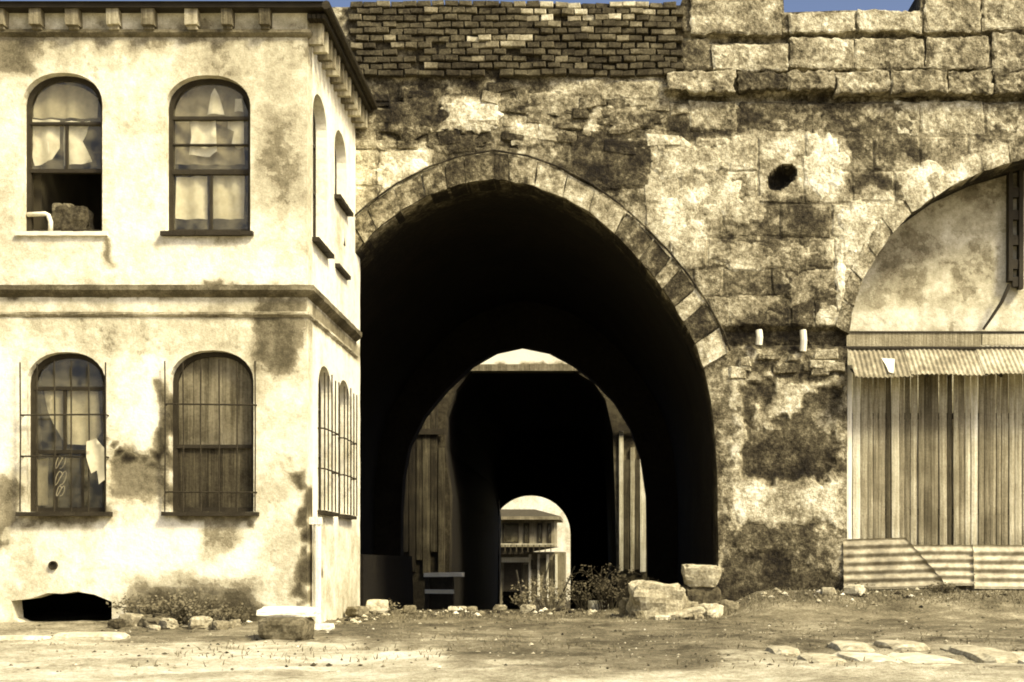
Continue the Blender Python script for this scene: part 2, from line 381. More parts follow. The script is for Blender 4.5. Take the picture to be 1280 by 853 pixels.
# string course between the storeys: two mouldings that turn the corner
def course(name, b0, b1, out, tone, parent=house):
    V = []; n = 60; mbc = MB(); j = lambda: random.uniform(-.006, .006)
    pts = [(XL + (XH - XL) * i / n, None) for i in range(n + 1)]
    prof = [(0, b0), (out * .5, b0 + (b1 - b0) * .25), (out, b0 + (b1 - b0) * .55), (out, b1), (0, b1 + .015)]
    path = [(x, 'f') for x in np.linspace(XL, XH, n)] + [(y, 's') for y in np.linspace(YH, YW, 24)]
    for k, (q, s_) in enumerate(path):
        for (o_, b) in prof:
            o2 = o_ + (j() if o_ > 0 else 0); b2 = b + j() * .6
            if s_ == 'f': x = q + (o_ if k == n - 1 else 0); V.append((x, YH - o2 - .002, b2))
            else: V.append((XH + o2 + .002, q - (o_ if k == n else 0), b2))
    m = len(prof); Fc = [(k * m + i, (k + 1) * m + i, (k + 1) * m + i + 1, k * m + i + 1) for k in range(len(path) - 1) for i in range(m - 1)]
    return link(name, make_mesh(name, V, Fc, 'plaster', [tone + .12 * n3(v[0] * 2, v[1] * 2, v[2]) for v in V]), parent)
course('string_course', hz(372), hz(358), .10, .50)
course('string_course', hz(397), hz(391), .035, .66)
course('eaves_moulding', hz(47), hz(39), .06, .52)
# eaves brackets under the front and side gutter
for i, u in enumerate(np.arange(-235, 380, 47.5)):
    a = hx(u + random.uniform(-4, 4)); wd = .07 + .02 * random.random()
    mb = MB(TF); mb.box(a - wd, a + wd, -.16, .001, hz(36), hz(14), .008); mb.box(a - wd * .8, a + wd * .8, -.10, .0, hz(40), hz(36), .004)
    mb.build('eaves_bracket', 'wood', house, random.choice([.42, .48, .52, .66, .5]))
for i in range(13):
    y = YH + .12 + i * .29
    mb = MB(TS); mb.box(y - .05, y + .05, -.2, .001, 8.02, 8.34, .008); mb.build('eaves_bracket', 'wood', house, [.62, .70, .45][i % 3])
mb = MB(); mb.box(XL - .4, XH + .27, YH - .20, YH + .4, 8.41, 8.47); mb.build('eaves_board', 'woodh', house)
mb = MB(); mb.box(XH - .3, XH + .27, YH + .40, YW + .1, 8.36, 8.42)
for k in range(4): mb.box(XH + .02 + k * .065, XH + .075 + k * .065, YH - .1, YW + .05, 8.30 - .0 * k, 8.36)
mb.build('eaves_board', 'woodh', house)
mb = MB(); mb.tube([(XH + .31, YH - .25, 8.42), (XH + .31, YW, 8.40)], .06, 9); mb.build('gutter', 'iron', house)
RZ = 8.475
mb = MB(); mb.add([(XL - .4, YH - .24, RZ), (XH + .27, YH - .24, RZ), (XH + .27, 22.6, RZ), (XL - .4, 22.6, RZ), (XL + 1.8, 20.3, RZ + .55), (XH - 1.6, 20.3, RZ + .55)],
                  [(0, 1, 5, 4), (1, 2, 5), (2, 3, 4, 5), (3, 0, 4), (0, 3, 2, 1)]); mb.build('roof', 'tile', house)

def inset(q, k): a0, a1, b0, b1, r = q; return (a0 + k, a1 - k, b0 + k, b1 - k, max(.05, r - k * .4))
def clip_pane(a0, a1, b0, b1, q, n=10):
    top = [(a0 + (a1 - a0) * i / n) for i in range(n + 1)]
    return [(a0, b0), (a1, b0)] + [(a, max(b0 + .01, min(b1, arch_top(a, q[0], q[1], q[3], q[4])))) for a in reversed(top)]
def window(q, T, rails, mulls, open_below=None, sill=(.05, .1), sill_mat='woodh', fd=.17, glass=True):
    """q opening; rails: list of (height fraction, thickness); mulls: list of (row index, fraction)"""
    mb = MB(T); qi = inset(q, .065)
    mb.ring(arch_poly(*q, 20), arch_poly(*qi, 20), fd, fd + .08)
    H = q[3] - q[2]; rs = sorted(q[2] + f * H for f, t in rails); th = dict((round(q[2] + f * H, 4), t) for f, t in rails)
    rows = [qi[2]] + rs + [qi[3]]
    for r in rs:
        t = th[round(r, 4)]; mb.box(qi[0] - .01, qi[1] + .01, fd - .01, fd + .07, r - t / 2, r + t / 2)
    for row, fr in mulls:
        a = qi[0] + (qi[1] - qi[0]) * fr; top = min(rows[row + 1], arch_top(a, qi[0], qi[1], qi[3], qi[4]))
        mb.box(a - .018, a + .018, fd + .005, fd + .06, rows[row], top)
    wdw = mb.build('window', 'woodh', house)
    for row in range(len(rows) - 1):
        if open_below is not None and row < open_below: continue
        cuts = [0] + sorted(fr for r_, fr in mulls if r_ == row) + [1]
        for c0, c1 in zip(cuts, cuts[1:]):
            if not glass: continue
            a0 = qi[0] + (qi[1] - qi[0]) * c0; a1 = qi[0] + (qi[1] - qi[0]) * c1
            pb = MB(T); pb.prism(clip_pane(a0, a1, rows[row], rows[row + 1], qi), fd + .03, fd + .034); pb.build('pane', 'glass', wdw)
    sb = MB(T); n = 8
    for i in range(n):
        a0 = q[0] - sill[0] + (q[1] - q[0] + 2 * sill[0]) * i / n; a1 = q[0] - sill[0] + (q[1] - q[0] + 2 * sill[0]) * (i + 1) / n
        sb.box(a0, a1, -sill[1], fd + .02, q[2] - .06, q[2] - .004, .004)
    sb.build('sill', sill_mat, wdw)
    return wdw
def grille(q, T, na, hs, proud=.2, r=.011):
    g = None; a0, a1, b0 = q[0] - .04, q[1] + .04, q[2] + .0; b1 = q[3] - .16
    mb = MB(T)
    for h in hs:
        if g is not None: mb = MB(T)
        b = q[2] + (q[3] - q[2]) * h; mb.tube([(a0, .02, b), (a0, -proud, b + random.uniform(-.01, .01)), (a1, -proud, b + random.uniform(-.012, .012)), (a1, .02, b)], r * 1.1, 6)
        if g is None: g = mb.build('window_grille', 'iron', house)
        else: mb.build('rail', 'iron', g)
    for i in range(na):
        a = a0 + (a1 - a0) * i / (na - 1); bb = MB(T); top = b1 if i in (0, na - 1) else q[3] - .12 - .1 * abs(2 * i / (na - 1) - 1)
        bb.tube([(a, -proud, b0), (a + random.uniform(-.012, .012), -proud, (b0 + top) / 2), (a, -proud, top)], r, 6); bb.build('bar', 'iron', g)
    return g
w1 = window(FW['ul'], TF, [(.40, .05), (.70, .035)], [(1, .5)], open_below=1, sill=(.08, .05), sill_mat='lime', fd=.13)
w2 = window(FW['ur'], TF, [(.40, .065), (.575, .018), (.745, .045)], [(0, .5)], sill=(.05, .08), fd=.13)
w3 = window(FW['ll'], TF, [(.38, .05), (.78, .045)], [(1, .42), (0, .3), (0, .68)], sill=(.10, .12), fd=.13)
w4 = window(FW['lr'], TF, [(.41, .05)], [], sill=(.08, .11), fd=.14, glass=False)
for q in list(far_fw()): window(q, TF, [(.4, .05), (.72, .04)], [(1, .5), (0, .5)], fd=.2)
wb = window(SW['u1'], TS, [(.4, .05), (.72, .04)], [(0, .5)], fd=.16)
window(SW['u2'], TS, [(.45, .05)], [(0, .5)], fd=.16)
window(SW['l1'], TS, [(.4, .05), (.72, .04)], [(0, .5), (1, .5)], fd=.16)
window(SW['l2'], TS, [(.4, .05), (.72, .04)], [(0, .5), (1, .5)], fd=.16)
grille(FW['ll'], TF, 6, (.34, .60), .11); grille(FW['lr'], TF, 6, (.12, .66), .08)
grille(SW['l1'], TS, 5, (.28, .55), .10); grille(SW['l2'], TS, 5, (.28, .55), .10)
# boards that close the lower right front window
q = inset(FW['lr'], .065); nb = 5
for i in range(nb):
    a0 = q[0] + (q[1] - q[0]) * i / nb + .003; a1 = q[0] + (q[1] - q[0]) * (i + 1) / nb - .003
    zz = FW['lr'][2] + .41 * (FW['lr'][3] - FW['lr'][2])
    mb = MB(TF); mb.prism(clip_pane(a0, a1, zz, q[3], q, 4), .18 + random.uniform(0, .008), .205); mb.build('shutter_board', 'wood', w4, .50 - .05 * (i == 4) + random.uniform(-.03, .03))
    mb = MB(TF); mb.box(a0, a1, .172 + random.uniform(0, .006), .20, q[2], zz); mb.build('shutter_board', 'wood', w4, .24 if i < 3 else .31)
# bricked up lower half of the rear upper side window
mb = MB(TS); mb.box(19.95, 20.87, -.07, .0, 5.36, 5.42, .005); mb.build('sill', 'woodh', house)
mb = MB(TS); mb.box(20.5, 20.72, -.012, .03, 5.85, 6.12, .02); mb.build('plaster_scar', 'woodh', house)
# drainpipe at the corner
mb = MB(); mb.tube([(XH + .10, YH + .18, z) for z in (.02, .5, 1.0, 1.45)], .055, 10); mb.box(XH + .0, XH + .16, YH + .12, YH + .24, 1.40, 1.5); mb.build('drainpipe', 'wood', house, .95)

mb = MB(); cx_, cz_ = hx(67), hz(707)
mb.ring([(cx_ + .062 * math.cos(t), cz_ + .062 * math.sin(t)) for t in np.linspace(0, 2 * math.pi, 14)[:-1]], [(cx_ + .045 * math.cos(t), cz_ + .045 * math.sin(t)) for t in np.linspace(0, 2 * math.pi, 14)[:-1]], YH - .035, YH + .02)
mb.prism([(cx_ + .045 * math.cos(t), cz_ + .045 * math.sin(t)) for t in np.linspace(0, 2 * math.pi, 14)[:-1]], YH - .012, YH + .02); mb.build('vent_pipe', 'iron', house)
# cloths, papers and odds and ends in the windows
def cloth(name, poly_uv, Y, tone, label, cat='curtain', amp=.028, seed=0):
    poly = [P(u, v, Y) for u, v in poly_uv]
    vs, fs, loops = sheet(poly, [], .06)
    V = [(a, Y + amp * math.sin(a * 22 + 2 * n3(a * 3, b * 2, seed)) + amp * fbm(a * 2, b * 2, seed), b) for a, b in vs]
    n = len(V); V2 = V + [(x, y + .004, z) for x, y, z in V]
    Fc = [tuple(f) for f in fs] + [tuple(n + i for i in reversed(f)) for f in fs]
    o = link(name, make_mesh(name, V2, Fc, 'cloth', None, True), None, tone); return tag(o, label, cat)
YC = YH + .20
cloth('curtain', [(35, 150), (74, 150), (74, 185), (66, 200), (44, 208), (40, 190), (34, 175)], YC, .92, 'pale torn cloth in left half of the upper left house window', seed=1)
cloth('curtain', [(79, 152), (113, 152), (108, 168), (102, 176), (114, 198), (116, 203), (79, 207)], YC, .97, 'pale cloth with notched edge in right half of the upper left window', seed=2)
cloth('window_blind', [(34, 118), (55, 108), (78, 105), (104, 110), (122, 122), (122, 148), (34, 148)], YC + .02, .72, 'dull rounded blind across the top of the upper left window', 'blind', seed=3)
cloth('paper_sheet', [(259, 143), (264, 118), (269, 111), (274, 120), (280, 143)], YC, .98, 'narrow white paper scrap in the arched top of the upper right window', 'paper', seed=4)
cloth('paper_sheet', [(293, 140), (294, 124), (302, 124), (304, 140)], YC, .95, 'small white paper scrap in the top right corner of the upper right window', 'paper', seed=14)
cloth('paper_sheet', [(237, 150), (270, 148), (272, 190), (262, 196), (236, 194), (240, 172)], YC, .99, 'large white paper sheet in the middle of the upper right window', 'paper', seed=5)
cloth('paper_sheet', [(284, 150), (305, 148), (305, 185), (298, 188), (290, 180), (293, 165), (284, 160)], YC, .95, 'ragged pale paper at the right edge of the upper right window', 'paper', seed=6)
cloth('window_blind', [(217, 122), (235, 108), (262, 102), (288, 106), (304, 120), (306, 206), (217, 206)], YC + .06, .62, 'dull curtain filling the upper half of the upper right window', 'blind', seed=7)
cloth('curtain', [(221, 222), (258, 220), (259, 274), (220, 274)], YC, .90, 'pale half curtain in the lower left pane of the upper right window', seed=8)
cloth('curtain', [(266, 216), (305, 216), (305, 274), (266, 274)], YC + .01, .84, 'pale half curtain in the lower right pane of the upper right window', seed=9)
cloth('curtain', [(54, 487), (84, 486), (122, 490), (126, 540), (118, 556), (80, 556), (70, 535), (60, 512)], YC, .74, 'thin draped curtain gathered to one side in the lower left barred window', amp=.035, seed=10)
cloth('curtain', [(46, 575), (60, 572), (60, 632), (46, 632)], YC, .62, 'narrow strip of cloth low in the lower left barred window', seed=12)
cloth('rag', [(108, 552), (120, 548), (131, 560), (131, 600), (124, 606), (120, 588), (114, 592), (109, 572)], YH - .20, .76, 'ragged pale cloth tied to the bars of the lower left window', 'rag', seed=13)
# scrollwork wire ornament between the bars of the lower left window
mb = MB()
for k, (vc, s_) in enumerate(((578, 1), (598, 1.1), (614, .8))):
    pts = [P(75 + s_ * 8 * math.sin(t) * (1 - t / 16), vc + s_ * 8 * math.cos(t * 1.5), YH - .02) for t in np.linspace(0, 7, 18)]
    mb.tube([(a, YH - .02, b) for a, b in pts], .006, 5)
o = mb.build('scroll_ornament', 'cloth', None, .62); tag(o, 'pale wire scroll ornament behind the bars of the lower left window', 'ornament')
# things standing in the open upper left window
mb = MB(); a, b = P(32, 267, YH + .06); c, d = P(58, 266, YH + .06); e, f_ = P(61, 289, YH + .06)
mb.tube([(a, YH + .12, b), (c - .04, YH + .12, d), (c, YH + .12, d - .02), (e, YH + .12, b - .1), (e, YH + .12, f_)], .032, 8)
tag(mb.build('bent_pipe', 'lime', smooth_=True), 'white bent pipe on the sill of the open upper left window', 'pipe')
me = stone_mesh('cloth_bundle', .52, .26, .40, 'loose', .25, 5.5, 8, 1.0)
o = link('cloth_bundle', me, None, .30); o.location = (hx(80), YH + .28, FW['ul'][2]); tag(o, 'dark lumpy bundle on the sill of the open upper left window', 'bundle')
for du, vv, rr in ((64, 256, .07), (77, 257, .075)):
    me = stone_mesh('round_pot', rr * 2, rr * 2, rr * 2.1, 'loose', .05, du, 6)
    o = link('round_pot', me, None, .48); o.location = (hx(du), YH + .24, PZ(vv, YH) - rr); tag(o, 'round dull pot on the bundle in upper left window, ' + ('nearer the white pipe' if du == 64 else 'farther from the white pipe'), 'pot')

# ------------------------------------------------------------------ the gate wall
gate = empty('gate_wall', (PX(618, YW), YW, 0), 'tall weathered stone gate wall with a great pointed archway', 'gate')
MI = [(618, 225), (660, 231), (700, 245), (735, 265), (765, 289), (795, 320), (822, 353), (846, 388), (866, 424), (880, 460), (889, 500), (894, 545), (897, 600), (899, 850)]
MO = [(618, 190), (660, 197), (700, 211), (740, 232), (775, 257), (806, 285), (834, 314), (860, 345), (884, 380), (904, 416), (912, 440)]
RI = [(1330, 187), (1280, 199), (1232, 213), (1182, 236), (1140, 266), (1105, 304), (1080, 346), (1066, 385), (1060, 420), (1057, 850)]
def mirror(L, c): return [(2 * c - u, v) for u, v in reversed(L[1:])] + L
wx = lambda u: PX(u, YW); wz = lambda v: PZ(v, YW)
main_in = [P(u, v, YW) for u, v in mirror(MI, 618)]
main_out_uv = [(618 - 294, 850)] + mirror(MO, 618) + [(912, 850)]
rec_in_uv = mirror(RI, 1330)
rec_in = [P(u, v, YW) for u, v in rec_in_uv]
TOP = [(1800, -20), (1400, -22), (1290, -24), (1225, -18), (1152, -16), (1150, 17), (1060, 13), (980, 16), (978, -26), (862, -24), (850, 7), (760, 5), (640, 4), (520, 7), (430, 9), (380, 10), (200, 12)]
outline = [(wx(200), -1.3), (wx(1800), -1.3)] + [P(u, v, YW) for u, v in TOP]
WT = zones(.52, [(430, 0, 852, 97, .24, 6), (450, 97, 850, 172, .46, 10), (690, 96, 845, 128, .60, 14), (470, 112, 560, 192, .30, 18), (555, 128, 626, 165, .86, 10), (538, 160, 612, 196, .28, 8), (610, 140, 710, 185, .60, 10), (640, 178, 690, 184, .8, 5), (625, 170, 650, 190, .28, 6),
                 (738, 130, 752, 168, .82, 6), (712, 172, 814, 236, .27, 8), (440, 185, 542, 290, .84, 12), (445, 130, 480, 185, .66, 14), (470, 140, 477, 262, .45, 4), (1, 1, 2, 2, .5, 5),
                 (812, 170, 905, 330, .80, 16), (880, 190, 905, 230, .5, 8), (830, 150, 925, 172, .34, 10), (905, 172, 1000, 212, .92, 10), (1000, 170, 1062, 258, .90, 12), (935, 205, 1000, 256, .74, 12), (1068, 216, 1118, 258, .34, 8), (1090, 172, 1150, 205, .45, 12),
                 (900, 255, 1052, 346, .42, 14), (900, 250, 940, 290, .60, 14), (878, 336, 1046, 412, .46, 10), (1040, 240, 1110, 335, .80, 14), (1120, 200, 1240, 250, .94, 10), (1046, 300, 1062, 400, .74, 6), (1058, 330, 1075, 400, .5, 8), (1020, 380, 1050, 400, .85, 7), (1150, 170, 1240, 205, .66, 12),
                 (900, 409, 1062, 433, .13, 5), (900, 433, 1056, 472, .46, 8), (880, 440, 914, 720, .52, 10), (912, 470, 1052, 612, .82, 9), (925, 480, 1046, 600, .32, 11), (940, 505, 975, 540, .62, 8), (968, 474, 998, 520, .84, 8), (1010, 500, 1046, 585, .40, 14),
                 (912, 600, 1052, 656, .93, 8), (905, 656, 1056, 720, .50, 9), (905, 690, 990, 722, .32, 12), (895, 718, 1060, 760, .20, 8)], warp=15, wscale=.035, seed=8)
def hollow(u, v):                                  # slanting oval socket where a stone is missing
    du, dv = u - 977, v - 222; a = R(-38); x = du * math.cos(a) + dv * math.sin(a); y = -du * math.sin(a) + dv * math.cos(a)
    return (x / 21) ** 2 + (y / 12.5) ** 2
def wall_tone(a, b):
    u, v = UV(a, YW, b); t = WT(u, v)
    if hollow(u, v) < 1: t = .16
    return max(.03, .505 + (t - .55) * .60 - .22 * max(0, fbm(u * .02, v * .05, 61)))
def wall_relief(a, b):
    u, v = UV(a, YW, b)
    r = .03 * fbm(a * .9, b * .9, 71) + .028 * fbm(a * 4, b * 4, 72) + .012 * fbm(a * 12, b * 12, 73)
    t = WT(u, v)
    if 450 < u < 850 and 97 < v < 185 or v > 430: r += .05 * smooth((t - .35) / .3) - .03
    if 409 < v < 433 and u > 895: r -= .10
    if u > 835 and (118 < v < 129 or 42 < v < 53 or 88 < v < 95): r -= .12
    h = hollow(u, v)
    if h < 1: r -= .3 * (1 - h) ** .5
    if v > 660: r += .05 * smooth((v - 655) / 12)
    return r
def core_relief(a, b):
    d = 0
    return wall_relief(a, b)
wall_mesh('core', outline, [main_in, rec_in], .075, lambda a, d, b: (a, YW + d, b), 'stone', 1.0, wall_tone, core_relief, gate, soffit_shade=.06)  # back edges of the arch reveals painted near black as shade

MOP = [P(u, v, YW) for u, v in main_out_uv]; RIP = rec_in
def snap_out(a, b, polyg, px):
    if inpoly([(a, b)], polyg)[0]:
        best = None
        n = len(polyg)
        for i in range(n):
            p, q = polyg[i], polyg[(i + 1) % n]; ab = (q[0] - p[0], q[1] - p[1]); l2 = ab[0] ** 2 + ab[1] ** 2
            if l2 == 0: continue
            t = max(0, min(1, ((a - p[0]) * ab[0] + (b - p[1]) * ab[1]) / l2)); c = (p[0] + t * ab[0], p[1] + t * ab[1])
            dd = (c[0] - a) ** 2 + (c[1] - b) ** 2
            if best is None or dd < best[0]: best = (dd, c)
        return best[1], True
    return (a, b), False
def block(quad_uv, proud, tone=None, name='stone_block', sp=.09, amp=1.0, blend=.55, edge=.012, parent=gate, rag=.02):
    """dressed stone: quad in wall pixels (tl, tr, br, bl), front grid with worn edges, sides going back into the wall"""
    q = [P(u, v, YW) for u, v in quad_uv]; tl, tr, br, bl = q
    wdt = max(tr[0] - tl[0], br[0] - bl[0]); hgt = max(tl[1] - bl[1], tr[1] - br[1])
    nx, ny = max(3, int(wdt / sp)), max(3, int(hgt / sp)); V = []; tn = []; ins = 0; sd_ = random.random() * 50
    us = [0, .04] + [(i + .5) / (nx) for i in range(nx)] + [.96, 1] ; vs_ = [0, .07] + [(i + .5) / ny for i in range(ny)] + [.93, 1]
    for t in vs_:
        for s_ in us:
            a = (tl[0] * (1 - s_) + tr[0] * s_) * (1 - t) + (bl[0] * (1 - s_) + br[0] * s_) * t
            b = (tl[1] * (1 - s_) + tr[1] * s_) * (1 - t) + (bl[1] * (1 - s_) + br[1] * s_) * t
            ed = min(s_ * wdt, (1 - s_) * wdt, t * hgt, (1 - t) * hgt)
            if ed < .05: a += rag * (.5 * n3(a * 5, b * 5, sd_) + .5 * n3(a * 17, b * 17, sd_)); b += rag * (.6 * n3(a * 4, b * 7, sd_ + 9) + .6 * n3(a * 14, b * 9, sd_ + 3))
            wt = wall_tone(a, b)
            (a, b), i1 = snap_out(a, b, MOP, 0); (a, b), i2 = snap_out(a, b, RIP, 0); ins += (i1 or i2)
            rel = proud + amp * (.012 * fbm(a * 2.5, b * 4, sd_) + .016 * fbm(a * 9, b * 13, sd_) + .010 * fbm(a * 22, b * 26, sd_)) - (edge if ed < .012 else 0) + .4 * max(-.02, min(.02, wall_relief(a, b)))
            u, v = UV(a, YW, b); h = hollow(u, v)
            if h < 1.0: rel = -.28 * (1 - h) ** .5
            V.append((a, YW - rel, b)); tn.append((wt if tone is None else wt * blend + tone * (1 - blend)) if h >= 1 else .16)
    if ins >= .8 * len(V): return None
    cx = len(us); cy = len(vs_); Fc = [(j * cx + i, (j + 1) * cx + i, (j + 1) * cx + i + 1, j * cx + i + 1) for j in range(cy - 1) for i in range(cx - 1)]
    rim = [i for i in range(cx)] + [j * cx + cx - 1 for j in range(1, cy)] + [(cy - 1) * cx + i for i in range(cx - 2, -1, -1)] + [j * cx for j in range(cy - 2, 0, -1)]
    k = len(V)
    for i in rim: V.append((V[i][0], YW + .05, V[i][2])); tn.append(tn[i] * .9)
    n = len(rim); Fc += [(rim[i], rim[(i + 1) % n], k + (i + 1) % n, k + i) for i in range(n)]
    return link(name, make_mesh(name, V, Fc, 'stone', tn), parent)
def rect(u0, v0, u1, v1, j=1.5):
    r = lambda: random.uniform(-j, j); return [(u0 + r(), v0 + r()), (u1 + r(), v0 + r()), (u1 + r(), v1 + r()), (u0 + r(), v1 + r())]
# upper right: big dressed blocks, measured one by one
for (u0, v0, u1, v1, t, pr) in [
    (862, -26, 977, 46, .74, .10), (985, 17, 1068, 43, .84, .08), (1070, 15, 1150, 44, .86, .09), (1153, -14, 1224, 43, .86, .06), (1227, -16, 1300, 40, .78, .05), (1303, -20, 1400, 42, .7, .05), (1404, -20, 1520, 42, .6, .06),
    (853, 50, 887, 92, .32, .02), (889, 56, 983, 91, .92, .07), (986, 48, 1066, 90, .70, .08), (1068, 48, 1153, 91, .70, .07), (1156, 46, 1236, 90, .72, .09), (1238, 44, 1320, 92, .62, .06), (1324, 46, 1420, 92, .6, .06),
    (833, 93, 919, 120, .74, .14), (921, 95, 985, 116, .40, .10), (982, 94, 1040, 118, .66, .12), (1042, 95, 1110, 120, .66, .15), (1112, 92, 1182, 121, .66, .17), (1184, 94, 1236, 123, .6, .13), (1238, 95, 1330, 124, .5, .14), (1333, 95, 1420, 122, .5, .12),
    (836, 127, 861, 167, .32, .02), (863, 128, 921, 165, .72, .06), (923, 126, 1010, 168, .36, .04), (1012, 128, 1118, 168, .36, .03), (1120, 128, 1149, 170, .86, .05), (1153, 128, 1230, 170, .88, .055), (1232, 128, 1282, 168, .82, .04), (1284, 128, 1390, 170, .7, .05)]:
    ledge = v0 in (92, 93, 94, 95); block(rect(u0, v0, u1, v1 - (3 if v0 < 50 else 1.5), 2.2), pr * .6 + (.09 if ledge else .01 if v0 < 60 else -.02), t * .62 + .13, amp=1.9 if ledge else 1.2, blend=.2, edge=.012, sp=.055, rag=.08 if ledge else .06 if v0 < 60 else .05)
# ashlar courses to the right of the archway
for (v0, v1, cuts) in [(172, 214, (812, 868, 912, 948, 1006, 1048, 1092, 1150, 1210, 1262)), (215, 254, (806, 850, 905, 948, 1006, 1066, 1118, 1170, 1230)), (256, 297, (806, 842, 905, 975, 1040, 1095, 1140)),
                       (299, 335, (840, 885, 935, 1000, 1044, 1088)), (337, 371, (868, 905, 965, 1000, 1046, 1076)), (373, 408, (884, 912, 990, 1018, 1050, 1066))]:
    for c0, c1 in zip(cuts, cuts[1:]):
        if c0 == 948: continue
        block(rect(c0, v0, c1 - 1.4, v1 - .2, 1.2), random.uniform(.012, .034), None, amp=.8, rag=.03, edge=.016, sp=.04 if 900 < c0 < 1000 and v0 < 250 else .09)
block(rect(948, 172, 1004.6, 253.8), .022, None, amp=.8, sp=.03)
# pale ashlar left of the archway
for (u0, v0, u1, v1) in [(430, 188, 473, 232), (476, 188, 545, 230), (430, 234, 473, 280), (476, 232, 540, 285), (430, 140, 473, 186)]:
    block(rect(u0, v0, u1, v1, 1), random.uniform(.02, .04), None)
block(rect(714, 174, 813, 236, 1), .03, .27, blend=.5)
# rubble stones showing through the render above the arch and at the head of the pier
for i in range(46):
    u = random.uniform(455, 840); v = random.uniform(100, 186)
    if 545 < u < 690 and v > 168: continue
    wd, ht = random.uniform(16, 44), random.uniform(10, 20)
    block(rect(u, v, u + wd, v + ht, 3.5), random.uniform(.02, .05), WT(u + wd / 2, v + ht / 2) + random.uniform(-.16, .16), name='rubble_stone', sp=.07, blend=.35, edge=.03)
for i in range(12):
    u = random.uniform(908, 1035); v = random.uniform(436, 462); wd, ht = random.uniform(14, 32), random.uniform(8, 13)
    block(rect(u, v, u + wd, v + ht, 2.5), random.uniform(.03, .06), random.uniform(.3, .75), name='rubble_stone', sp=.07, blend=.3, edge=.025)
# skins of old render still clinging over the joints
def patch(cu, cv, ru, rv, tone, proud=.045, seed=0, hole=0.0):
    poly = []
    for i in range(64):
        th = 2 * math.pi * i / 64; c, s_ = math.cos(th), math.sin(th)
        k = 1 / max(abs(c), abs(s_)) ** .5 * (1 + 1.0 * fbm(c * 1.8 + seed, s_ * 1.8, seed * 2.3, 4)); poly.append((cu + ru * c * k, cv - rv * s_ * k))
    pw = [P(u, v, YW) for u, v in poly]
    if inpoly(pw, MOP).any() or inpoly(pw, RIP).any():
        pw = [snap_out(*snap_out(a, b, MOP, 0)[0], RIP, 0)[0] for a, b in pw]
    try: vs, fs, loops = sheet(pw, [], .06)
    except Exception: return
    ed = seg_dist(vs, pw); V = []; tn = []
    for (a, b), e in zip(vs, ed):
        r_ = proud * smooth(e / .05 + .45) + .010 * fbm(a * 4, b * 4, seed) + .012 * fbm(a * 14, b * 14, seed); h = hollow(*UV(a, YW, b))
        if h < 1: r_ = -.28 * (1 - h) ** .5
        V.append((a, YW - r_, b)); tn.append(.55 + (tone - .55) * .62 + .2 * fbm(a * 2, b * 2, seed) if h >= 1 else .16)
    k = len(V); lp = loops[0]; V += [(a, YW - .0, b) for a, b in lp] + [(a, YW + .05, b) for a, b in lp]; tn += [tone] * (2 * len(lp)); n = len(lp)
    Fc = [tuple(f) for f in fs] + [(k + i, k + (i + 1) % n, k + n + (i + 1) % n, k + n + i) for i in range(n)]
    link('render_patch', make_mesh('render_patch', V, Fc, 'stone', tn), gate)
for i, pz in enumerate([(922, 190, 22, 18, .9), (1030, 208, 26, 36, .94), (860, 200, 36, 24, .82), (850, 280, 30, 40, .80), (1075, 290, 24, 34, .82), (590, 147, 34, 17, .88), (660, 168, 30, 14, .66), (500, 225, 34, 28, .88), (770, 112, 60, 12, .62), (690, 130, 40, 14, .60),
                        (1170, 225, 40, 18, .93), (960, 320, 60, 18, .46), (930, 385, 44, 16, .48), (1010, 360, 34, 22, .52), (520, 150, 34, 24, .30), (570, 180, 34, 12, .28), (1035, 392, 18, 9, .85), (1050, 345, 7, 44, .82), (760, 208, 46, 26, .27), (790, 150, 40, 14, .5), (930, 262, 26, 18, .62), (900, 240, 22, 26, .72)]):
    patch(*pz, proud=.03 + .006 * (i % 3), seed=i * 3.3 + 1)
# the two pale pegs in the slot above the pier
for u in (948, 1003):
    mb = MB(); a, b = P(u, 440 if u > 1000 else 432, YW); a2, b2 = P(u, 414, YW)
    mb.tube([(a, YW - .07, b), (a + .01, YW - .09, (b + b2) / 2), (a, YW - .07, b2)], .055, 8); mb.build('stone_peg', 'lime', gate)

# bricks of the parapet
bm_var = []
for k in range(8):
    w_, d_, h_, e_ = .212, .16, .096, .010; vv = []
    for sx in (-1, 1):
        for sz in (-1, 1):
            jx, jz = random.uniform(-.008, .008), random.uniform(-.007, .007)
            vv += [(sx * (w_ / 2 - e_) + jx, -d_ / 2 + random.uniform(-.012, .008), h_ / 2 + sz * (h_ / 2 - e_) + jz), (sx * w_ / 2 + jx, -d_ / 2 + .016, h_ / 2 + sz * h_ / 2 + jz), (sx * w_ / 2, d_ / 2, h_ / 2 + sz * h_ / 2)]
    o4 = (0, 3, 9, 6); ff = [tuple(q for q in (0, 6, 9, 3))]
    for lev in (0, 1):
        for q in range(4): ff.append((o4[q] + lev, o4[(q + 1) % 4] + lev, o4[(q + 1) % 4] + lev + 1, o4[q] + lev + 1))
    bm_var.append(make_mesh('brick', vv, ff, 'brick'))
rowh = 8.5; nrow = 10; cnt = 0
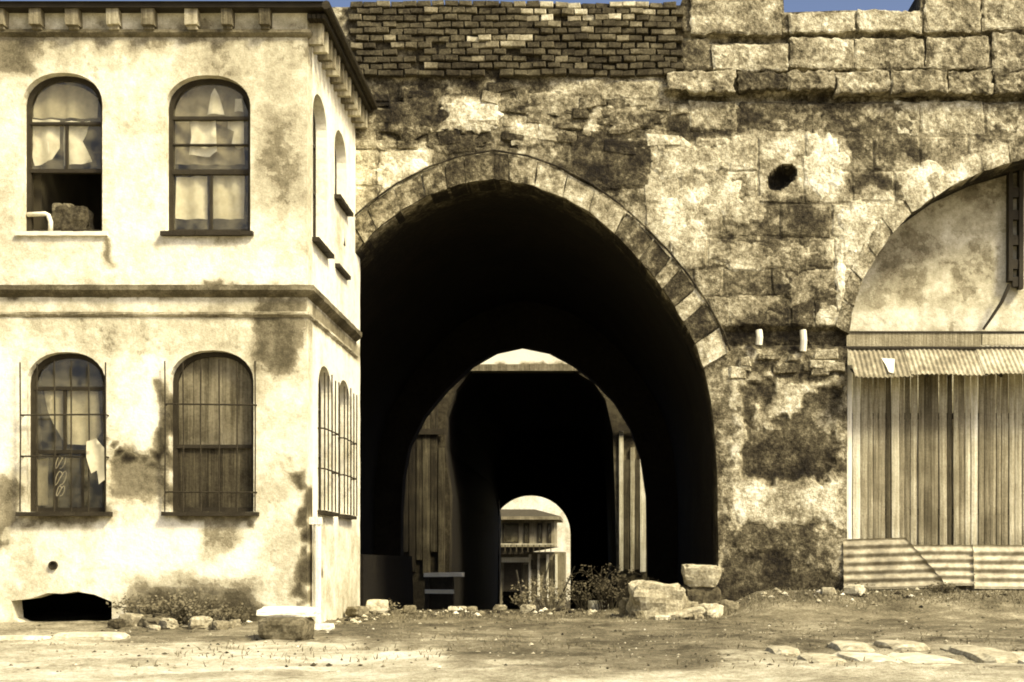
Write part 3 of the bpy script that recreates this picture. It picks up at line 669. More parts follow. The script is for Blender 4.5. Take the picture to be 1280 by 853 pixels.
for r_ in range(nrow + 1):
    v = 96.5 - r_ * rowh; off = (r_ % 2) * 8.5
    for u in np.arange(446 + off, 848, 17.0):
        if cnt >= 262 or random.random() < .03: continue
        cnt += 1
        t = .32 + random.uniform(-.06, .06) + .1 * n3(u * .012, v * .03, 5)
        if 655 < u < 815 and v < 36 and random.random() < .75: t = random.uniform(.5, .78)
        elif random.random() < .06: t = random.uniform(.45, .55)
        if 590 < u < 665 and 48 < v < 66: t = random.uniform(.4, .75)
        o = link('brick', random.choice(bm_var), gate, t); x, z = P(u + random.uniform(-1.2, 1.2), v + 3.0 * n3(u * .015, r_ * .25), YW)
        o.location = Vector((x, YW - .02 + random.uniform(-.018, .03), z)) - gate.location
        o.rotation_euler = (random.uniform(-.03, .03), random.uniform(-.05, .05) + .03 * n3(u * .01, r_), random.uniform(-.05, .05)); o.scale = (random.uniform(.92, 1.06), 1, random.uniform(.88, 1.05))

# voussoirs
def polyline_at(L, fr):
    d = [0]
    for a, b in zip(L, L[1:]): d.append(d[-1] + math.hypot(b[0] - a[0], b[1] - a[1]))
    t = fr * d[-1]
    for i in range(len(L) - 1):
        if t <= d[i + 1] or i == len(L) - 2:
            k = (t - d[i]) / (d[i + 1] - d[i]); return (L[i][0] + (L[i + 1][0] - L[i][0]) * k, L[i][1] + (L[i + 1][1] - L[i][1]) * k)
def voussoir(pi0, pi1, po0, po1, proud, tone, depth=.55, name='voussoir', mid=None):
    V = []; tn = []; n = 5; m = 4; sd_ = random.random() * 40
    for j in range(m + 1):
        for i in range(n + 1):
            s_, t = i / n, j / m
            s2 = min(max(s_, .03), .97); t2 = min(max(t, .03), .97)
            u = (pi0[0] * (1 - s_) + pi1[0] * s_) * (1 - t) + (po0[0] * (1 - s_) + po1[0] * s_) * t
            v = (pi0[1] * (1 - s_) + pi1[1] * s_) * (1 - t) + (po0[1] * (1 - s_) + po1[1] * s_) * t
            a, b = P(u, v, YW); e = (.010 if (i in (0, n) or j in (0, m)) else 0)
            a += .022 * n3(a * 6, b * 6, sd_); b += .022 * n3(a * 6, b * 6, sd_ + 4)
            V.append((a, YW - (proud + .03 * fbm(a * 5, b * 5, sd_) - e), b)); tn.append(tone + .12 * n3(a * 4, b * 4, sd_))
    c = n + 1; Fc = [(j * c + i, j * c + i + 1, (j + 1) * c + i + 1, (j + 1) * c + i) for j in range(m) for i in range(n)]
    rim = [i for i in range(c)] + [j * c + n for j in range(1, m + 1)] + [m * c + i for i in range(n - 1, -1, -1)] + [j * c for j in range(m - 1, 0, -1)]
    k = len(V)
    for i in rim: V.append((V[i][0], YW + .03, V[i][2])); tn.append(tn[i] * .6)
    for i in rim: V.append((V[i][0], YW + depth, V[i][2])); tn.append(.05)  # sides darken inward to near black: shade under the arch painted in
    q = len(rim); Fc += [(rim[i], k + i, k + (i + 1) % q, rim[(i + 1) % q]) for i in range(q)] + [(k + i, k + q + i, k + q + (i + 1) % q, k + (i + 1) % q) for i in range(q)]
    return link(name, make_mesh(name, V, Fc, 'stone', tn), gate)
inner_r = [p for p in MI if p[1] < 480]; NV = 12
tr_ = [.42, .52, .60, .62, .62, .38, .36, .54, .38, .62, .36, .68]
tl_ = [.40, .44, .48, .50, .47, .44, .48, .50, .46, .46, .46, .46]
cuts = [0, .05, .14, .24, .34, .455, .575, .655, .70, .775, .83, .915, 1.0]
for side, tones in ((1, tr_), (-1, tl_)):
    cu = cuts if side == 1 else [0] + [i / 12 + random.uniform(-.022, .022) for i in range(1, 12)] + [1]
    for i in range(12):
        g0, g1 = cu[i] + .0012, cu[i + 1] - .0012
        pts = [polyline_at(inner_r, g0), polyline_at(inner_r, g1), polyline_at(MO, g0), polyline_at(MO, g1)]
        pts[2] = (pts[2][0] - 1, pts[2][1] + 2.5); pts[3] = (pts[3][0] - 2, pts[3][1] + 2)
        if side < 0: pts = [(1236 - u, v) for u, v in pts]
        voussoir(*pts, .075 + random.uniform(-.012, .012), tones[i] + random.uniform(-.04, .04))
# thin hood mould outside the ring
for sgn in (1, -1):
    L = resample([P(u if sgn > 0 else 1236 - u, v, YW) for u, v in MO], .12, False)
    mb = MB(); mb.tube([(a, YW - .085, b) for a, b in L], .017, 6); link('hood_mould', make_mesh('hood_mould', mb.v, mb.f, 'stone', [.25] * len(mb.v)), gate)
# voussoirs of the blind arch on the right
RO = [(1330, 158), (1282, 168), (1225, 186), (1172, 212), (1128, 244), (1092, 284), (1066, 330), (1050, 376), (1044, 410)]
RIv = RI[:9]
for side in (1, -1):
    for i in range(11):
        g0, g1 = i / 11 + .004, (i + 1) / 11 - .004
        pts = [polyline_at(RIv, g1), polyline_at(RIv, g0), polyline_at(RO, g1), polyline_at(RO, g0)]
        if side < 0: pts = [(2660 - u, v) for u, v in pts]
        t = [.46, .40, .54, .68, .70, .7, .64, .58, .56, .5, .5][i]
        voussoir(*pts, .045 + random.uniform(-.01, .01), t)
# mass of the gate behind its face, vault, rear arch
YB = 32.0
mb = MB()
vault = resample(main_in, .35, False)
rows_ = np.linspace(YW + .99, YB, 16)
V = []; Fc = []
for y in rows_:
    for a, b in vault: V.append((a + .05 * fbm(a, y, b), y, b + .05 * fbm(a + 9, y, b)))
n = len(vault); Fc = [(j * n + i, (j + 1) * n + i, (j + 1) * n + i + 1, j * n + i + 1) for j in range(len(rows_) - 1) for i in range(n - 1)]
link('vault', make_mesh('vault', V, Fc, 'vault_shade', None, True), gate)
mb = MB(); mb.box(wx(200), wx(1800), YW + 1.0, YB - .01, 9.2, 9.6); mb.box(wx(200), wx(200) + .6, YW + 1.0, YB, -1.3, 9.2); mb.box(wx(1800) - .6, wx(1800), YW + 1.0, YB, -1.3, 9.2); mb.build('gate_roof', 'vault_shade', gate)
# rear wall with the second arch
def arch_at(Y, cu, half, vtop, vspring, vbase, pw=1.0, n=18):
    L = []
    for i in range(n + 1):
        th = math.pi / 2 * i / n; L.append((cu + half * math.sin(th) ** pw, vspring - (vspring - vtop) * math.cos(th)))
    L.append((cu + half * 1.0, vbase)); return [P(u, v, Y) for u, v in mirror(L, cu)]
RH = [(500, 800), (501, 640), (504, 595), (511, 558), (530, 520), (558, 486), (590, 456), (620, 439), (652, 432), (686, 439), (716, 455), (744, 477), (768, 502), (788, 535), (801, 572), (808, 620), (811, 800)]
rear_hole = [P(u, v, YB) for u, v in RH][::-1]
wall_mesh('rear_wall', [(wx(200), -1.5), (wx(1800), -1.5), (wx(1800), 9.6), (wx(200), 9.6)], [rear_hole], .45, lambda a, d, b: (a, YB + d, b), 'vault_shade', .5, lambda a, b: .2, lambda a, b: 0, gate)
# plinth along the left inside of the vault
mb = MB(); mb.box(PX(336, YW) + .02, PX(336, YW) + 1.25, 23.5, 30, -.6, 1.0, .03); mb.build('plinth', 'vault_shade', gate)

# blind recess: its plastered back, window post, awning beam
TT = zones(.74, [(1060, 190, 1300, 250, .60, 20), (1090, 290, 1160, 380, .62, 25), (1180, 330, 1225, 375, .58, 14), (1060, 385, 1300, 415, .82, 10), (1210, 300, 1240, 350, .6, 12), (1160, 340, 1190, 370, .82, 12)], warp=9, wscale=.04, seed=5)
def tymp_tone(a, b): u, v = UV(a, YW + .92, b); return TT(u, v)
wall_mesh('recess_back', [(wx(1030), -.1), (wx(1640), -.1), (wx(1640), wz(150)), (wx(1030), wz(150))], [], .12, lambda a, d, b: (a, YW + .92 + d, b), 'plaster', .1, tymp_tone, lambda a, b: .02 * fbm(a * 1.5, b * 1.5, 91), gate, back=False)

# ------------------------------------------------------------------ wooden things in the recess
YR = YW + .80
post = empty('window_frame', (PX(1270, YR), YR, PZ(355, YR)), 'dark broken window frame high in the blind arch', 'frame')
mb = MB(); a0, a1 = PX(1260, YR), PX(1265, YR); mb.box(a0, a1, YR - .05, YR + .10, PZ(352, YR), PZ(205, YR), .006); mb.build('upright', 'woodh', post)
mb = MB(); a0, a1 = PX(1273, YR), PX(1278, YR); mb.box(a0, a1, YR - .06, YR + .09, PZ(362, YR), PZ(200, YR), .006); mb.build('upright', 'woodh', post)
for v in (240, 268, 300, 330, 352):
    mb = MB(); mb.box(PX(1265, YR) + .002, PX(1273, YR) - .002, YR - .04, YR + .07, PZ(v + 7, YR), PZ(v - 5, YR), .008); mb.build('crossbar', 'woodh', post)
mb = MB(); mb.tube([(PX(u, YR - .1), YR - .1, PZ(v, YR - .1)) for u, v in ((1262, 356), (1252, 378), (1240, 396), (1229, 412))], .035, 6, .022)
tag(mb.build('wooden_prop', 'woodh'), 'crooked dark stick propped below the window frame in the blind arch', 'stick')

# plank hoarding
YP = YW + .18
hoard = empty('plank_hoarding', (wx(1057), YP, .3), 'weathered vertical plank hoarding closing the blind arch', 'hoarding')
u = 1056.5; i = 0
base_t = [.85, .62, .55, .62, .50, .58, .48, .55, .62, .52, .60,   .46, .58, .64, .55, .50, .56, .60, .66, .70, .56, .62, .7, .58, .66]
pm = {}
while u < 1600:
    wd = random.uniform(6.5, 10.5) if u < 1300 else random.uniform(12, 18)
    a0, a1 = PX(u, YP), PX(u + wd - random.uniform(.6, 1.3), YP); y = YP + random.uniform(-.02, .02); zt = wz(452) - random.uniform(0, .05); zb = .18
    mb = MB(); nseg = 5; vs = []
    for s_ in range(nseg + 1):
        z = zb + (zt - zb) * s_ / nseg; j0 = random.uniform(-.004, .004); j1 = random.uniform(-.004, .004); jy = random.uniform(-.004, .004)
        vs += [(a0 + j0, y + jy, z), ((a0 + a1) / 2, y - .006 + jy, z), (a1 + j1, y + jy, z), (a1 + j1, y + .03, z), (a0 + j0, y + .03, z)]
    fs = [(s_ * 5 + k, s_ * 5 + (k + 1) % 5, (s_ + 1) * 5 + (k + 1) % 5, (s_ + 1) * 5 + k) for s_ in range(nseg) for k in range(5)] + [(4, 3, 2, 1, 0), tuple(nseg * 5 + k for k in range(5))]
    mb.add(vs, fs); mb.build('plank', 'wood', hoard, base_t[i % len(base_t)] + .05 + random.choice([-.16, -.08, 0, .06, .14]) + random.uniform(-.05, .05)); u += wd; i += 1
for v in (520, 640):
    mb = MB(); mb.box(PX(1057, YP), PX(1590, YP), YP + .035, YP + .10, PZ(v, YP) - .05, PZ(v, YP) + .05); mb.build('rail', 'woodh', hoard)

def corrugated(name, along, across, n_ridge, origin, e1, e2, nrm, amp, tone, parent=None, label=None, cat=None, group=None, cut=None, bend=None):
    """sheet: ridges run along e1 (length along), wave across e2"""
    o0, e1, e2, nr = Vector(origin), Vector(e1).normalized(), Vector(e2).normalized(), Vector(nrm).normalized()
    ns = n_ridge * 8; nl = 14; V = []
    for j in range(ns + 1):
        q = j / ns * across
        for i in range(nl + 1):
            p = i / nl * along
            if cut: p = min(p, cut(q / across) * along) if i == nl else p * min(1, cut(q / across))
            h = amp * math.sin(2 * math.pi * n_ridge * j / ns) + (bend(p / along, q / across) if bend else 0) + .006 * n3(p * 2, q * 2, 5)
            V.append(o0 + e1 * p + e2 * q + nr * h)
    m = len(V); V2 = [tuple(v) for v in V] + [tuple(v - nr * .005) for v in V]; c = nl + 1
    Fc = [(j * c + i, j * c + i + 1, (j + 1) * c + i + 1, (j + 1) * c + i) for j in range(ns) for i in range(nl)]
    Fc += [tuple(m + k for k in reversed(f)) for f in Fc]
    rim = [i for i in range(c)] + [j * c + nl for j in range(1, ns + 1)] + [ns * c + i for i in range(nl - 1, -1, -1)] + [j * c for j in range(ns - 1, 0, -1)]
    Fc += [(rim[i], rim[(i + 1) % len(rim)], m + rim[(i + 1) % len(rim)], m + rim[i]) for i in range(len(rim))]
    o = link(name, make_mesh(name, V2, Fc, 'tin', None, True), parent, tone)
    if label: tag(o, label, cat, group)
    return o
# awning: three sheets under a flashing board
YA0, YA1 = YW + .16, YW - .42
awn = empty('corrugated_awning', (wx(1058), YW, wz(470)), 'corrugated iron awning over the plank hoarding', 'awning')
zb_, zf_ = PZ(435, YA0), PZ(469, YA1)
sl = Vector((0, YA1 - YA0, zf_ - zb_)); nrm_ = Vector((0, zf_ - zb_, -(YA1 - YA0))).normalized()
ln = sl.length
for k, (u0, u1, t, ex, dz) in enumerate(((1060, 1131, .56, .035, 0), (1129, 1222, .64, 0, .008), (1219, 1312, .70, 0, .016), (1309, 1400, .8, 0, .008), (1397, 1490, .75, 0, .016), (1487, 1590, .75, 0, .008))):
    x0, x1 = PX(u0, YA0), PX(u1, YA0)
    bend = (lambda p, q: -.05 * max(0, p - .5) * math.sin(math.pi * min(1, q + .1))) if k == 0 else (lambda p, q: .012 * math.sin(5 * q))
    corrugated('awning_sheet', ln + ex, x1 - x0, max(8, int((x1 - x0) / .076)), (x0, YA0, zb_ + dz), sl, (1, 0, 0), nrm_, .011, t, awn, bend=bend)
mb = MB(); mb.box(PX(1060, YW), PX(1228, YW), YW + .10, YW + .17, wz(432), wz(415), .004); mb.build('flashing_board', 'wood', awn, .58)
mb = MB(); mb.box(PX(1230, YW), PX(1590, YW), YW + .10, YW + .17, wz(430), wz(416), .004); mb.build('flashing_board', 'wood', awn, .74)
mb = MB(); mb.box(PX(1059, YW), PX(1590, YW), YW + .08, YW + .20, wz(415), wz(413)); mb.build('batten', 'woodh', awn)
mb = MB(); mb.box(PX(1059, YW), PX(1590, YW), YW + .08, YW + .13, wz(435), wz(432.5)); mb.build('batten', 'woodh', awn)
for u in (1064, 1150, 1240, 1330):
    x = PX(u, YA0); mb = MB(); mb.tube([(x, YA0 - .01, zb_ - .05), (x, YA1 + .06, zf_ - .01)], .022, 6); mb.tube([(x, YA0 + .02, zb_ - .35), (x, YA1 + .1, zf_ - .01)], .016, 6); mb.build('awning_bracket', 'woodh', awn)
sp_ = lambda x, k, h: tuple(Vector((x, YA0, zb_)) + sl * k + nrm_ * h)
x_ = PX(1117, YA1); q8 = [(x_ - .13, .42), (x_ + .09, .45), (x_ + .05, .70), (x_ + .0, .97), (x_ - .07, .93), (x_ - .09, .66)]
mb = MB(); mb.add([sp_(a, k, .022) for a, k in q8] + [sp_(a, k, .014) for a, k in q8], [tuple(range(6)), tuple(range(11, 5, -1))] + [(i, i + 6, (i + 1) % 6 + 6, (i + 1) % 6) for i in range(6)])
tag(mb.build('paper_scrap', 'lime'), 'white scrap lying on the left end of the awning', 'scrap')
# corrugated sheets leaning at the foot of the hoarding
YS = YW - .06
def low_sheet(u0, u1, v0, v1, Y, tone, label, nr, cut=None, tilt=0.0):
    x0, x1 = PX(u0, Y), PX(u1, Y); z0, z1 = PZ(v1, Y), PZ(v0, Y)
    corrugated('corrugated_sheet', x1 - x0, z1 - z0, nr, (x0, Y, z0), (1, 0, tilt), (0, .10, 1), (0, -1, .10), .021, tone, None, label, 'metal sheet', 'corrugated sheets at the foot of the hoarding', cut)
low_sheet(1055, 1180, 674, 738, YS - .09, .60, 'tilted corrugated sheet with a slanting torn end beside the pier', 6, lambda q: 1.0 - .42 * max(0, q - .12), .03)
low_sheet(1120, 1219, 681, 732, YS - .03, .70, 'pale corrugated sheet tucked behind the torn one', 5, None, .0)
low_sheet(1218, 1330, 681, 736, YS - .06, .72, 'corrugated sheet at the right edge below the planks', 5, None, -.004)

# ------------------------------------------------------------------ second gate behind the yard
YG, YE = 38.5, 60.0
gate2 = empty('inner_gate', (PX(666, YG), YG, 0), 'second vaulted gate seen dark through the archway', 'gate')
L2 = [(560, 800), (562, 700), (563, 620), (556, 560), (558, 520), (570, 488), (590, 463), (715, 463), (742, 478), (757, 500), (766, 540), (769, 620), (771, 700), (772, 800)]
hole2 = [P(u, v, YG) for u, v in L2][::-1]
G2 = zones(.26, [(560, 400, 760, 458, .98, 4), (500, 470, 570, 560, .30, 12), (500, 560, 575, 720, .26, 10), (760, 560, 812, 720, .52, 10), (755, 480, 800, 530, .34, 10)], warp=4, seed=3)
wall_mesh('wall', [(-9, -3), (7, -3), (7, 7.6), (-9, 7.6)], [hole2], .2, lambda a, d, b: (a, YG + d, b), 'plaster', .6, lambda a, b: G2(*UV(a, YG, b)), lambda a, b: .04 * fbm(a, b, 44), gate2)
mb = MB(); mb.box(PX(560, YG), PX(727, YG), YG - .12, YG + .5, PZ(464, YG), PZ(456, YG), .01); mb.build('lintel', 'wood', gate2, .5)
# boarding either side of the opening
for i, (u0, u1, v0, v1, t) in enumerate([(503, 511, 545, 690, .10), (512, 520, 505, 715, .14), (521, 528, 470, 700, .24), (529, 538, 520, 718, .32), (539, 547, 480, 690, .20), (548, 556, 560, 716, .28), (774, 779, 540, 714, .8), (780, 787, 575, 712, .3), (788, 793, 560, 714, .66), (794, 799, 575, 712, .32), (800, 807, 545, 715, .86)]):
    mb = MB(); mb.box(PX(u0, YG), PX(u1, YG), YG - .09 - random.uniform(0, .03), YG - .01, PZ(v1, YG), PZ(v0, YG), .01); mb.build('board', 'wood', gate2, t)
for (u0, u1, v) in ((508, 557, 540), (772, 808, 536)):
    mb = MB(); mb.box(PX(u0, YG), PX(u1, YG), YG - .2, YG - .125, PZ(v + 4, YG), PZ(v - 3, YG)); mb.build('cross_beam', 'woodh', gate2)
mb = MB()
x0, x1 = PX(560, YG) - .1, PX(772, YG) + .1; zt = PZ(463, YG) + .15
V = []; Fc = []; prof = [(a * 1.0, b) for a, b in hole2[::-1]]; prof[0] = (prof[0][0], -2.5); prof[-1] = (prof[-1][0], -2.5)
for y in np.linspace(YG + .59, YE, 10): V += [(a, y, b) for a, b in prof]
n = len(prof); Fc = [(j * n + i, (j + 1) * n + i, (j + 1) * n + i + 1, j * n + i + 1) for j in range(9) for i in range(n - 1)]
link('vault', make_mesh('vault', V, Fc, 'vault_shade'), gate2)
mb = MB(); mb.box(-9, 7, YG + .6, YE, 7.2, 7.5); mb.box(-9, -8.6, YG + .6, YE, -3, 7.2); mb.box(6.6, 7, YG + .6, YE, -3, 7.2); mb.build('gate_roof', 'vault_shade', gate2)
hole3 = arch_at(YE, 663, 50, 619, 668, 795, 1.0, 12)
wall_mesh('far_wall', [(-9, -3), (7, -3), (7, 7.6), (-9, 7.6)], [hole3], .6, lambda a, d, b: (a, YE + d, b), 'vault_shade', .6, lambda a, b: .2, lambda a, b: 0, gate2)
mb = MB(); mb.box(PX(606, 59), PX(625, 59), 58.6, 58.9, -1.6, 3.6)
for k in range(4): mb.box(PX(607 + k * 4.5, 59), PX(610 + k * 4.5, 59), 58.55, 58.6, -1.5, 3.55)
tag(mb.build('door_leaf', 'woodh'), 'dark door leaf standing open at the far archway', 'door')

# far timber house beyond the last archway
YF = 72.0
far = empty('far_house', (PX(665, YF), YF, 0), 'pale timber house with jutting upper storey seen through the far archway', 'house')
fx = lambda u: PX(u, YF); fz = lambda v: PZ(v, YF)
def bbox(name, u0, u1, v0, v1, y0, y1, mat, tone=None, parent=far):
    mb = MB(); mb.box(fx(u0), fx(u1), y0, y1, fz(v1), fz(v0)); return mb.build(name, mat, parent, tone)
bbox('ground_storey', 585, 706, 690, 775, YF, YF + 4, 'wood', .52)
bbox('upper_storey', 580, 694, 651, 684, YF - 1.2, YF + 4, 'wood', .60)
mb = MB(); mb.prism([(fx(580), fz(684)), (fx(580), fz(693)), (fx(650), fz(693)), (fx(699), fz(684))], YF - 1.3, YF - .001); mb.build('jetty_beam', 'woodh', far)
bbox('eaves', 576, 702, 647, 651, YF - 1.9, YF + 4, 'wood', .55)
for (u0, u1) in ((630, 650), (656, 663), (673, 679), (685, 690)):
    wd = bbox('window', u0, u1, 655, 680, YF - 1.26, YF - 1.19, 'woodh')
    bbox('pane', u0 + 1.5, u1 - 1.5, 657, 678, YF - 1.28, YF - 1.261, 'glass', None, wd)
for u in (661, 672, 683, 694): bbox('post', u, u + 3, 693, 752, YF - .12, YF - .001, 'wood', .85)
for k, u in enumerate(range(626, 696, 7)): bbox('rail_post', u, u + 1.2, 681, 690, YF - 1.5, YF - 1.44, 'wood', .3)
bbox('balcony_rail', 600, 697, 680, 681.5, YF - 1.55, YF - 1.42, 'wood', .75)
for (u0, v0, u1, v1, t) in ((664, 700, 671, 712, .25), (675, 698, 682, 716, .3), (687, 700, 693, 722, .25), (668, 720, 671, 745, .3), (655, 706, 660, 735, .3)): bbox('shutter', u0, u1, v0, v1, YF - .16, YF - .121, 'wood', t)
bbox('door', 630, 652, 704, 745, YF - .06, YF - .001, 'woodh'); bbox('door_lintel', 627, 661, 697, 703, YF - .2, YF - .001, 'wood', .9)
mb = MB(); mb.add([(fx(576), YF - 1.9, fz(647)), (fx(702), YF - 1.9, fz(647)), (fx(702), YF + 4, fz(647)), (fx(576), YF + 4, fz(647)), (fx(620), YF + 1, fz(636)), (fx(668), YF + 1, fz(636))], [(0, 1, 5, 4), (1, 2, 5), (2, 3, 4, 5), (3, 0, 4)]); mb.build('roof', 'tile', far)
bw = empty('street_wall', (fx(720), 80, 0), 'pale wall behind the far timber house', 'wall')
mb = MB(); mb.box(-14, 6, 80, 80.4, -2, 5.4); mb.box(-14, 6, 79.9, 80.5, 5.4, 5.55); link('wall', make_mesh('wall', mb.v, mb.f, 'plaster', [.84] * len(mb.v)), bw)

# ------------------------------------------------------------------ stones and things on the ground
gz = ground_z
stone('fallen_block', .98, 20.35, gz(.98, 20.35) - .03, .80, .60, .58, .12, .66, 'large pale broken block of the stone pile by the right jamb', 1.3, .24, 8, 'stones piled by the right jamb', (.05, .06))
stone('fallen_block', 1.72, 21.15, gz(1.72, 21.15) - .04, .62, .5, .50, .3, .30, 'block beneath the trapezoid stone by the right jamb, its shade painted in dark', 4.1, .12, 6, 'stones piled by the right jamb')  # dark tone paints the shadow below the upper stone
stone('fallen_block', 1.74, 21.02, gz(1.72, 21.15) + .42, .66, .46, .36, -.05, .68, 'pale trapezoid stone on top of the pile by the right jamb', 8.2, .12, 7, 'stones piled by the right jamb', (0, .04), .75)
stone('fallen_slab', 1.42, 20.2, gz(1.42, 20.2) + .02, .62, .3, .13, .25, .70, 'flat pale slab in front of the stone pile', 2.9, .16, 6, 'stones piled by the right jamb', (0, -.16))
stone('fallen_block', 1.85, 20.55, gz(1.85, 20.55) + .0, .36, .3, .22, .6, .74, 'small white stone right of the flat slab in the pile', 6.6, .2, 5, 'stones piled by the right jamb')
stone('loose_rock', 1.05, 19.75, gz(1.05, 19.75) - .02, .26, .2, .10, .2, .78, 'small pale stone lying in front of the pile', 3.6, .12, 4)
stone('shaded_front_block', PX(357, 15.0), 15.05, gz(PX(357, 15.0), 15.05) - .02, .56, .50, .28, -.1, .42, 'block before the house corner, its shaded front painted in dark', 9.4, .09, 7, None, (.03, .02))  # dark tone paints the shaded front of a single stone
stone('lit_top_slab', PX(360, 15.2), 15.25, gz(PX(357, 15.0), 15.05) + .25, .68, .62, .10, .05, .97, 'slab painted white as the lit top of the block before the house corner', 5.2, .06, 6, None, (.06, .02))  # separate white piece paints that stone's sunlit top
stone('loose_rock', PX(398, 16.4), 16.5, gz(PX(398, 16.4), 16.5), .34, .22, .10, .5, .9, 'white stone at the foot of the drainpipe', 7.7, .12, 4)
stone('loose_rock', PX(470, 21.2), 21.3, gz(PX(470, 21.2), 21.3), .36, .3, .22, .2, .74, 'pale stone at the back corner of the house', 2.2, .12, 5)
stone('loose_rock', PX(445, 20.5), 20.6, gz(PX(445, 20.5), 20.6), .30, .3, .16, .9, .5, 'dull stone against the side wall of the house', 2.7, .15, 4)
for i, (u, v, wd, t, lab) in enumerate([(566, 766, .16, .82, 'leftmost small stone of the row at the tunnel mouth'), (577, 764, .20, .7, 'second small stone of the row at the tunnel mouth'), (590, 767, .2, .6, 'third small stone of the row at the tunnel mouth'), (600, 771, .15, .5, 'rightmost small stone of the row at the tunnel mouth'),
                                       (660, 768, .24, .72, 'small stone in the middle of the tunnel mouth'), (748, 757, .34, .82, 'pale stone lying in the weeds inside the tunnel'), (625, 764, .22, .6, 'small stone left of the middle of the tunnel mouth'), (512, 770, .25, .5, 'dull stone beside the left plinth of the tunnel mouth'),
                                       (1068, 748, .30, .8, 'pale stone at the foot of the torn corrugated sheet'), (1035, 750, .22, .7, 'small stone at the foot of the pier')]):
    Y = EYE * F / (v - V0) if v > 760 else (22.9 if u < 900 else 21.0); x = PX(u, Y)
    stone('loose_rock', x, Y, gz(x, Y) - .02, wd, wd * .8, wd * .6, i * .7, t, lab, i * 1.9 + .4, .14, 4)
for (x, y, wd, t, lab) in [(.62, 20.75, .42, .5, 'dull angular stone at the left foot of the large broken block'), (1.3, 20.75, .5, .52, 'dull stone wedged behind the large broken block'), (2.15, 20.9, .34, .5, 'dull stone at the right end of the stone pile'), (.70, 20.0, .2, .45, 'small dark stone left in front of the large broken block'), (1.62, 19.9, .18, .55, 'small stone right in front of the flat slab'), (1.55, 20.62, .36, .6, 'stone between the large broken block and the flat slab')]:
    stone('fallen_block', x, y, gz(x, y) - .05, wd, wd * .8, wd * .75, x * 3, t, lab, x * 5 + y, .24, 5, 'stones piled by the right jamb', (.1, .15))
# bench in the yard between the gates
bench = empty('stone_bench', (PX(554, 36.2), 36.2, 0), 'low pale slab bench seen on the left through the archway', 'bench')
mb = MB(); mb.box(PX(531, 36.2), PX(579, 36.2), 35.95, 36.5, PZ(721, 36.2), PZ(716, 36.2), .01); mb.build('seat', 'lime', bench)
for u0, u1 in ((532, 538), (560, 567)):
    mb = MB(); mb.box(PX(u0, 36.2), PX(u1, 36.2), 36.0, 36.45, -.7, PZ(721.2, 36.2), .01); mb.build('leg', 'woodh', bench)
mb = MB(); mb.box(PX(532, 36.1), PX(568, 36.1), 35.97, 36.02, PZ(742, 36.2), PZ(737, 36.2), .008); mb.build('stretcher', 'lime', bench)
mb = MB(); mb.box(PX(538.2, 36.2), PX(559.8, 36.2), 36.05, 36.40, -.7, PZ(722, 36.2)); mb.build('base', 'woodh', bench)

# sticks and a crate standing about in the lane behind the gate
for k, (x, y, dx, h, t, lab) in enumerate([(-1.05, 24.6, .25, .95, .62, 'pale stick leaning right before the far archway'), (-1.32, 25.0, -.12, .8, .55, 'pale stick leaning left before the far archway'), (-.78, 25.4, .45, .9, .42, 'dull stick leaning far over beside the tunnel weeds')]):
    mb = MB(); z = gz(x, y); mb.tube([(x, y, z - .05), (x + dx * .5 + .02, y + .03, z + h * .5), (x + dx, y, z + h)], .022, 6, .014); tag(mb.build('leaning_stick', 'wood', None, t), lab, 'stick')
cr = empty('wooden_crate', (PX(640, 50), 50, fall(50)), 'dark slatted crate in the lane seen through the far archway', 'crate')
cx0, cx1, cz0 = PX(628, 50), PX(650, 50), fall(50)
mb = MB(); mb.box(cx0 + .03, cx1 - .03, 50.03, 50.6, cz0, cz0 + .8); mb.build('body', 'woodh', cr)
for k in range(4):
    mb = MB(); mb.box(cx0, cx1, 50.0, 50.028, cz0 + .04 + k * .2, cz0 + .18 + k * .2, .005); mb.build('slat', 'wood', cr, .4)
# pale kerb slabs on the left, paving stones on the right: pieces of the ground
def slab(name, x0, x1, y0, y1, h, tone):
    me = stone_mesh(name, x1 - x0, y1 - y0, h + .12, 'loose', .07, random.random() * 30, 4); o = link(name, me, GROUND, tone)
    xc, yc = (x0 + x1) / 2, (y0 + y1) / 2; o.location = (xc, yc, gz(xc, yc) - .112 + random.uniform(-.006, .01)); o.rotation_euler = (random.uniform(-.015, .015), random.uniform(-.015, .015), random.uniform(-.05, .05)); return o
x = -7.6
while x < -5.5:
    wd = random.uniform(.5, .85); slab('kerb_stone', x, x + wd - .03, 14.55, 14.95, .05, random.uniform(.78, .9)); x += wd
for (u0, u1, v0, v1, t) in [(1000, 1052, 820, 832, .72), (1055, 1112, 816, 832, .82), (1116, 1194, 815, 835, .82), (1198, 1255, 812, 828, .7), (1262, 1330, 818, 834, .8), (1040, 1085, 806, 815, .74), (960, 995, 812, 820, .7), (1340, 1420, 816, 834, .85), (1098, 1150, 805, 813, .7)]:
    ya, yb = EYE * F / (v1 - V0), EYE * F / (v0 - V0); slab('paving_stone', PX(u0, (ya + yb) / 2), PX(u1, (ya + yb) / 2), ya, yb, .035, t)

